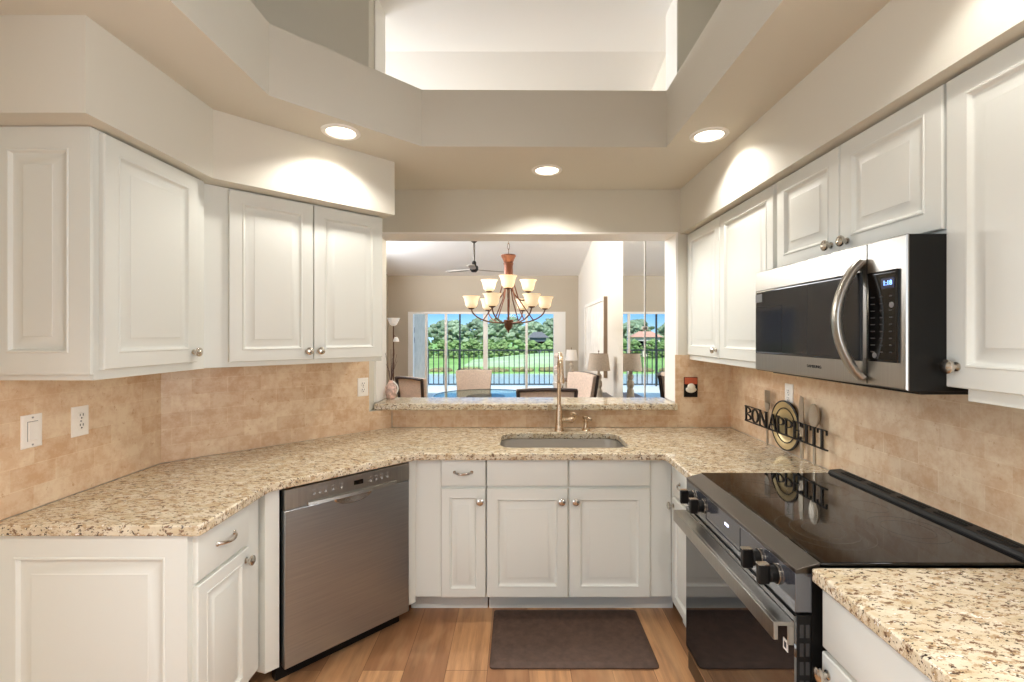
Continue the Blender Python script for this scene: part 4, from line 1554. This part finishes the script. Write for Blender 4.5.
# pale fairway mound
md = MB()
rings_ = []
for i in range(15):
    t = i / 14
    x_ = -8 + 30 * t
    hgt = 1.35 * math.sin(PI * min(1, t * 0.9 + 0.02)) ** 1.2 + 0.05
    rings_.append([(x_, 66, GZ - 0.1), (x_, 70, GZ + hgt * 0.4), (x_, 76, GZ + hgt), (x_, 84, GZ + hgt), (x_, 90, GZ - 0.1)])
md.loops(rings_, closed=False)
o = obj('fairway_mound', md, PALEGR, loc=(0, 78, GZ))
tag(o, 'pale sloping fairway mound behind the pond on the right', 'lawn')
rd = random.Random(11)


def foliage_obj(name, cx_, cy_, z0, w, h, seed, m, n_=26, parent=None, flat_bottom=0.15):
    rr = random.Random(seed)
    mb = MB()
    for i in range(n_):
        a = rr.uniform(0, 2 * PI)
        q = rr.uniform(0, 1)
        zz = z0 + h * (flat_bottom + (0.95 - flat_bottom) * q)
        rad = w / 2 * math.sqrt(max(0.05, 1 - (2 * q - 0.85) ** 2)) * rr.uniform(0.25, 0.9)
        mb.blob((cx_ + rad * math.cos(a), cy_ + rad * math.sin(a) * 0.8, zz), w * rr.uniform(0.05, 0.11), seed * 50 + i, 1, 0.45, (1.2, 1.0, 0.75))
    return obj(name, mb, m, parent, smooth=0)


def tree(x_, y_, h, w, seed, m, label, group):
    t = thing('tree', label, 'tree', (x_, y_, GZ), 0, group)
    tk = MB()
    tk.tube([(x_, y_, GZ), (x_ + 0.2, y_, GZ + h * 0.35), (x_ + 0.1, y_, GZ + h * 0.7)], [0.3, 0.22, 0.1], 8)
    for q in range(3):
        a = q * 2.1 + seed
        tk.tube([(x_ + 0.2, y_, GZ + h * 0.35), (x_ + w * 0.25 * math.cos(a), y_ + w * 0.25 * math.sin(a), GZ + h * 0.62)], [0.14, 0.05], 6)
    obj('trunk', tk, BARK, t)
    foliage_obj('crown', x_, y_, GZ + h * 0.22, w, h * 0.78, seed, m, 150, t)
    return t


k = 0
for i in range(8):
    x_ = -46 + i * 9.0 + rd.uniform(-0.4, 0.4)
    h = rd.uniform(8.0, 9.0)
    tree(x_, 118 + rd.uniform(-4, 4), h, 8.0, 100 + i, LEAF_A, 'dark green tree in the back row of the treeline across the pond', 'back row trees across the pond')
for i in range(7):
    x_ = -41.5 + i * 9.0 + rd.uniform(-0.5, 0.5)
    h = rd.uniform(7.2, 8.2)
    tree(x_, 106 + rd.uniform(-1, 1), h, 8.0, 200 + i, LEAF_B, 'lighter grey-green tree in the front row of the treeline across the pond', 'front row trees across the pond')


def bush(x_, y_, w, h, seed, m, label, group):
    o_ = foliage_obj('bush', x_, y_, GZ, w, h, seed, m, 110, None, 0.05)
    tag(o_, label, 'bush', group)


for i in range(18):
    bush(-42 + i * 3.0 + rd.uniform(-0.1, 0.1), 91.5 + (i % 2) * 3.3, 4.2, rd.uniform(3.5, 4.0), 300 + i, LEAF_C,
         'bright green bush in the hedge row along the far lawn', 'bushes along the far lawn')
for i in range(12):
    bush(-30 + i * 3.4 + rd.uniform(-0.1, 0.1), 58.6 + rd.uniform(-0.3, 0.3), 3.0, rd.uniform(0.28, 0.42), 400 + i, LEAF_D,
         'low plant clump on the far edge of the pond', 'plants on the pond edge')


def house(x_, y_, w, d, h, wallm, roofm, label):
    t = thing('house', label, 'house', (x_, y_, GZ))
    obj('wall', MB().box(x_ - w / 2, x_ + w / 2, y_, y_ + d, GZ, GZ + h), wallm, t)
    rf = MB()
    e_ = 0.6
    rf.hull([(x_ - w / 2 - e_, y_ - e_, GZ + h), (x_ + w / 2 + e_, y_ - e_, GZ + h), (x_ - w / 2 - e_, y_ + d + e_, GZ + h), (x_ + w / 2 + e_, y_ + d + e_, GZ + h),
             (x_ - w / 4, y_ + d / 2, GZ + h + 1.2), (x_ + w / 4, y_ + d / 2, GZ + h + 1.2)])
    obj('roof', rf, roofm, t)
    for q in (-0.28, 0.05, 0.3):
        wi = MB()
        wi.box(x_ + q * w - 0.7, x_ + q * w + 0.7, y_ - 0.06, y_ + 0.02, GZ + h * 0.45, GZ + h * 0.8)
        obj('window', wi, BLKGLASS, t)
    return t


house(4.2, 98.2, 3.4, 2.6, 4.0, HOUSED, mat('grey_roof', (108, 104, 104), 0.8), 'dark grey house among the trees behind the pale mound')
house(-24.5, 98.2, 5.5, 2.6, 4.1, HOUSE, ROOFP, 'cream house with a pinkish tile roof among the trees, seen in the mirror')
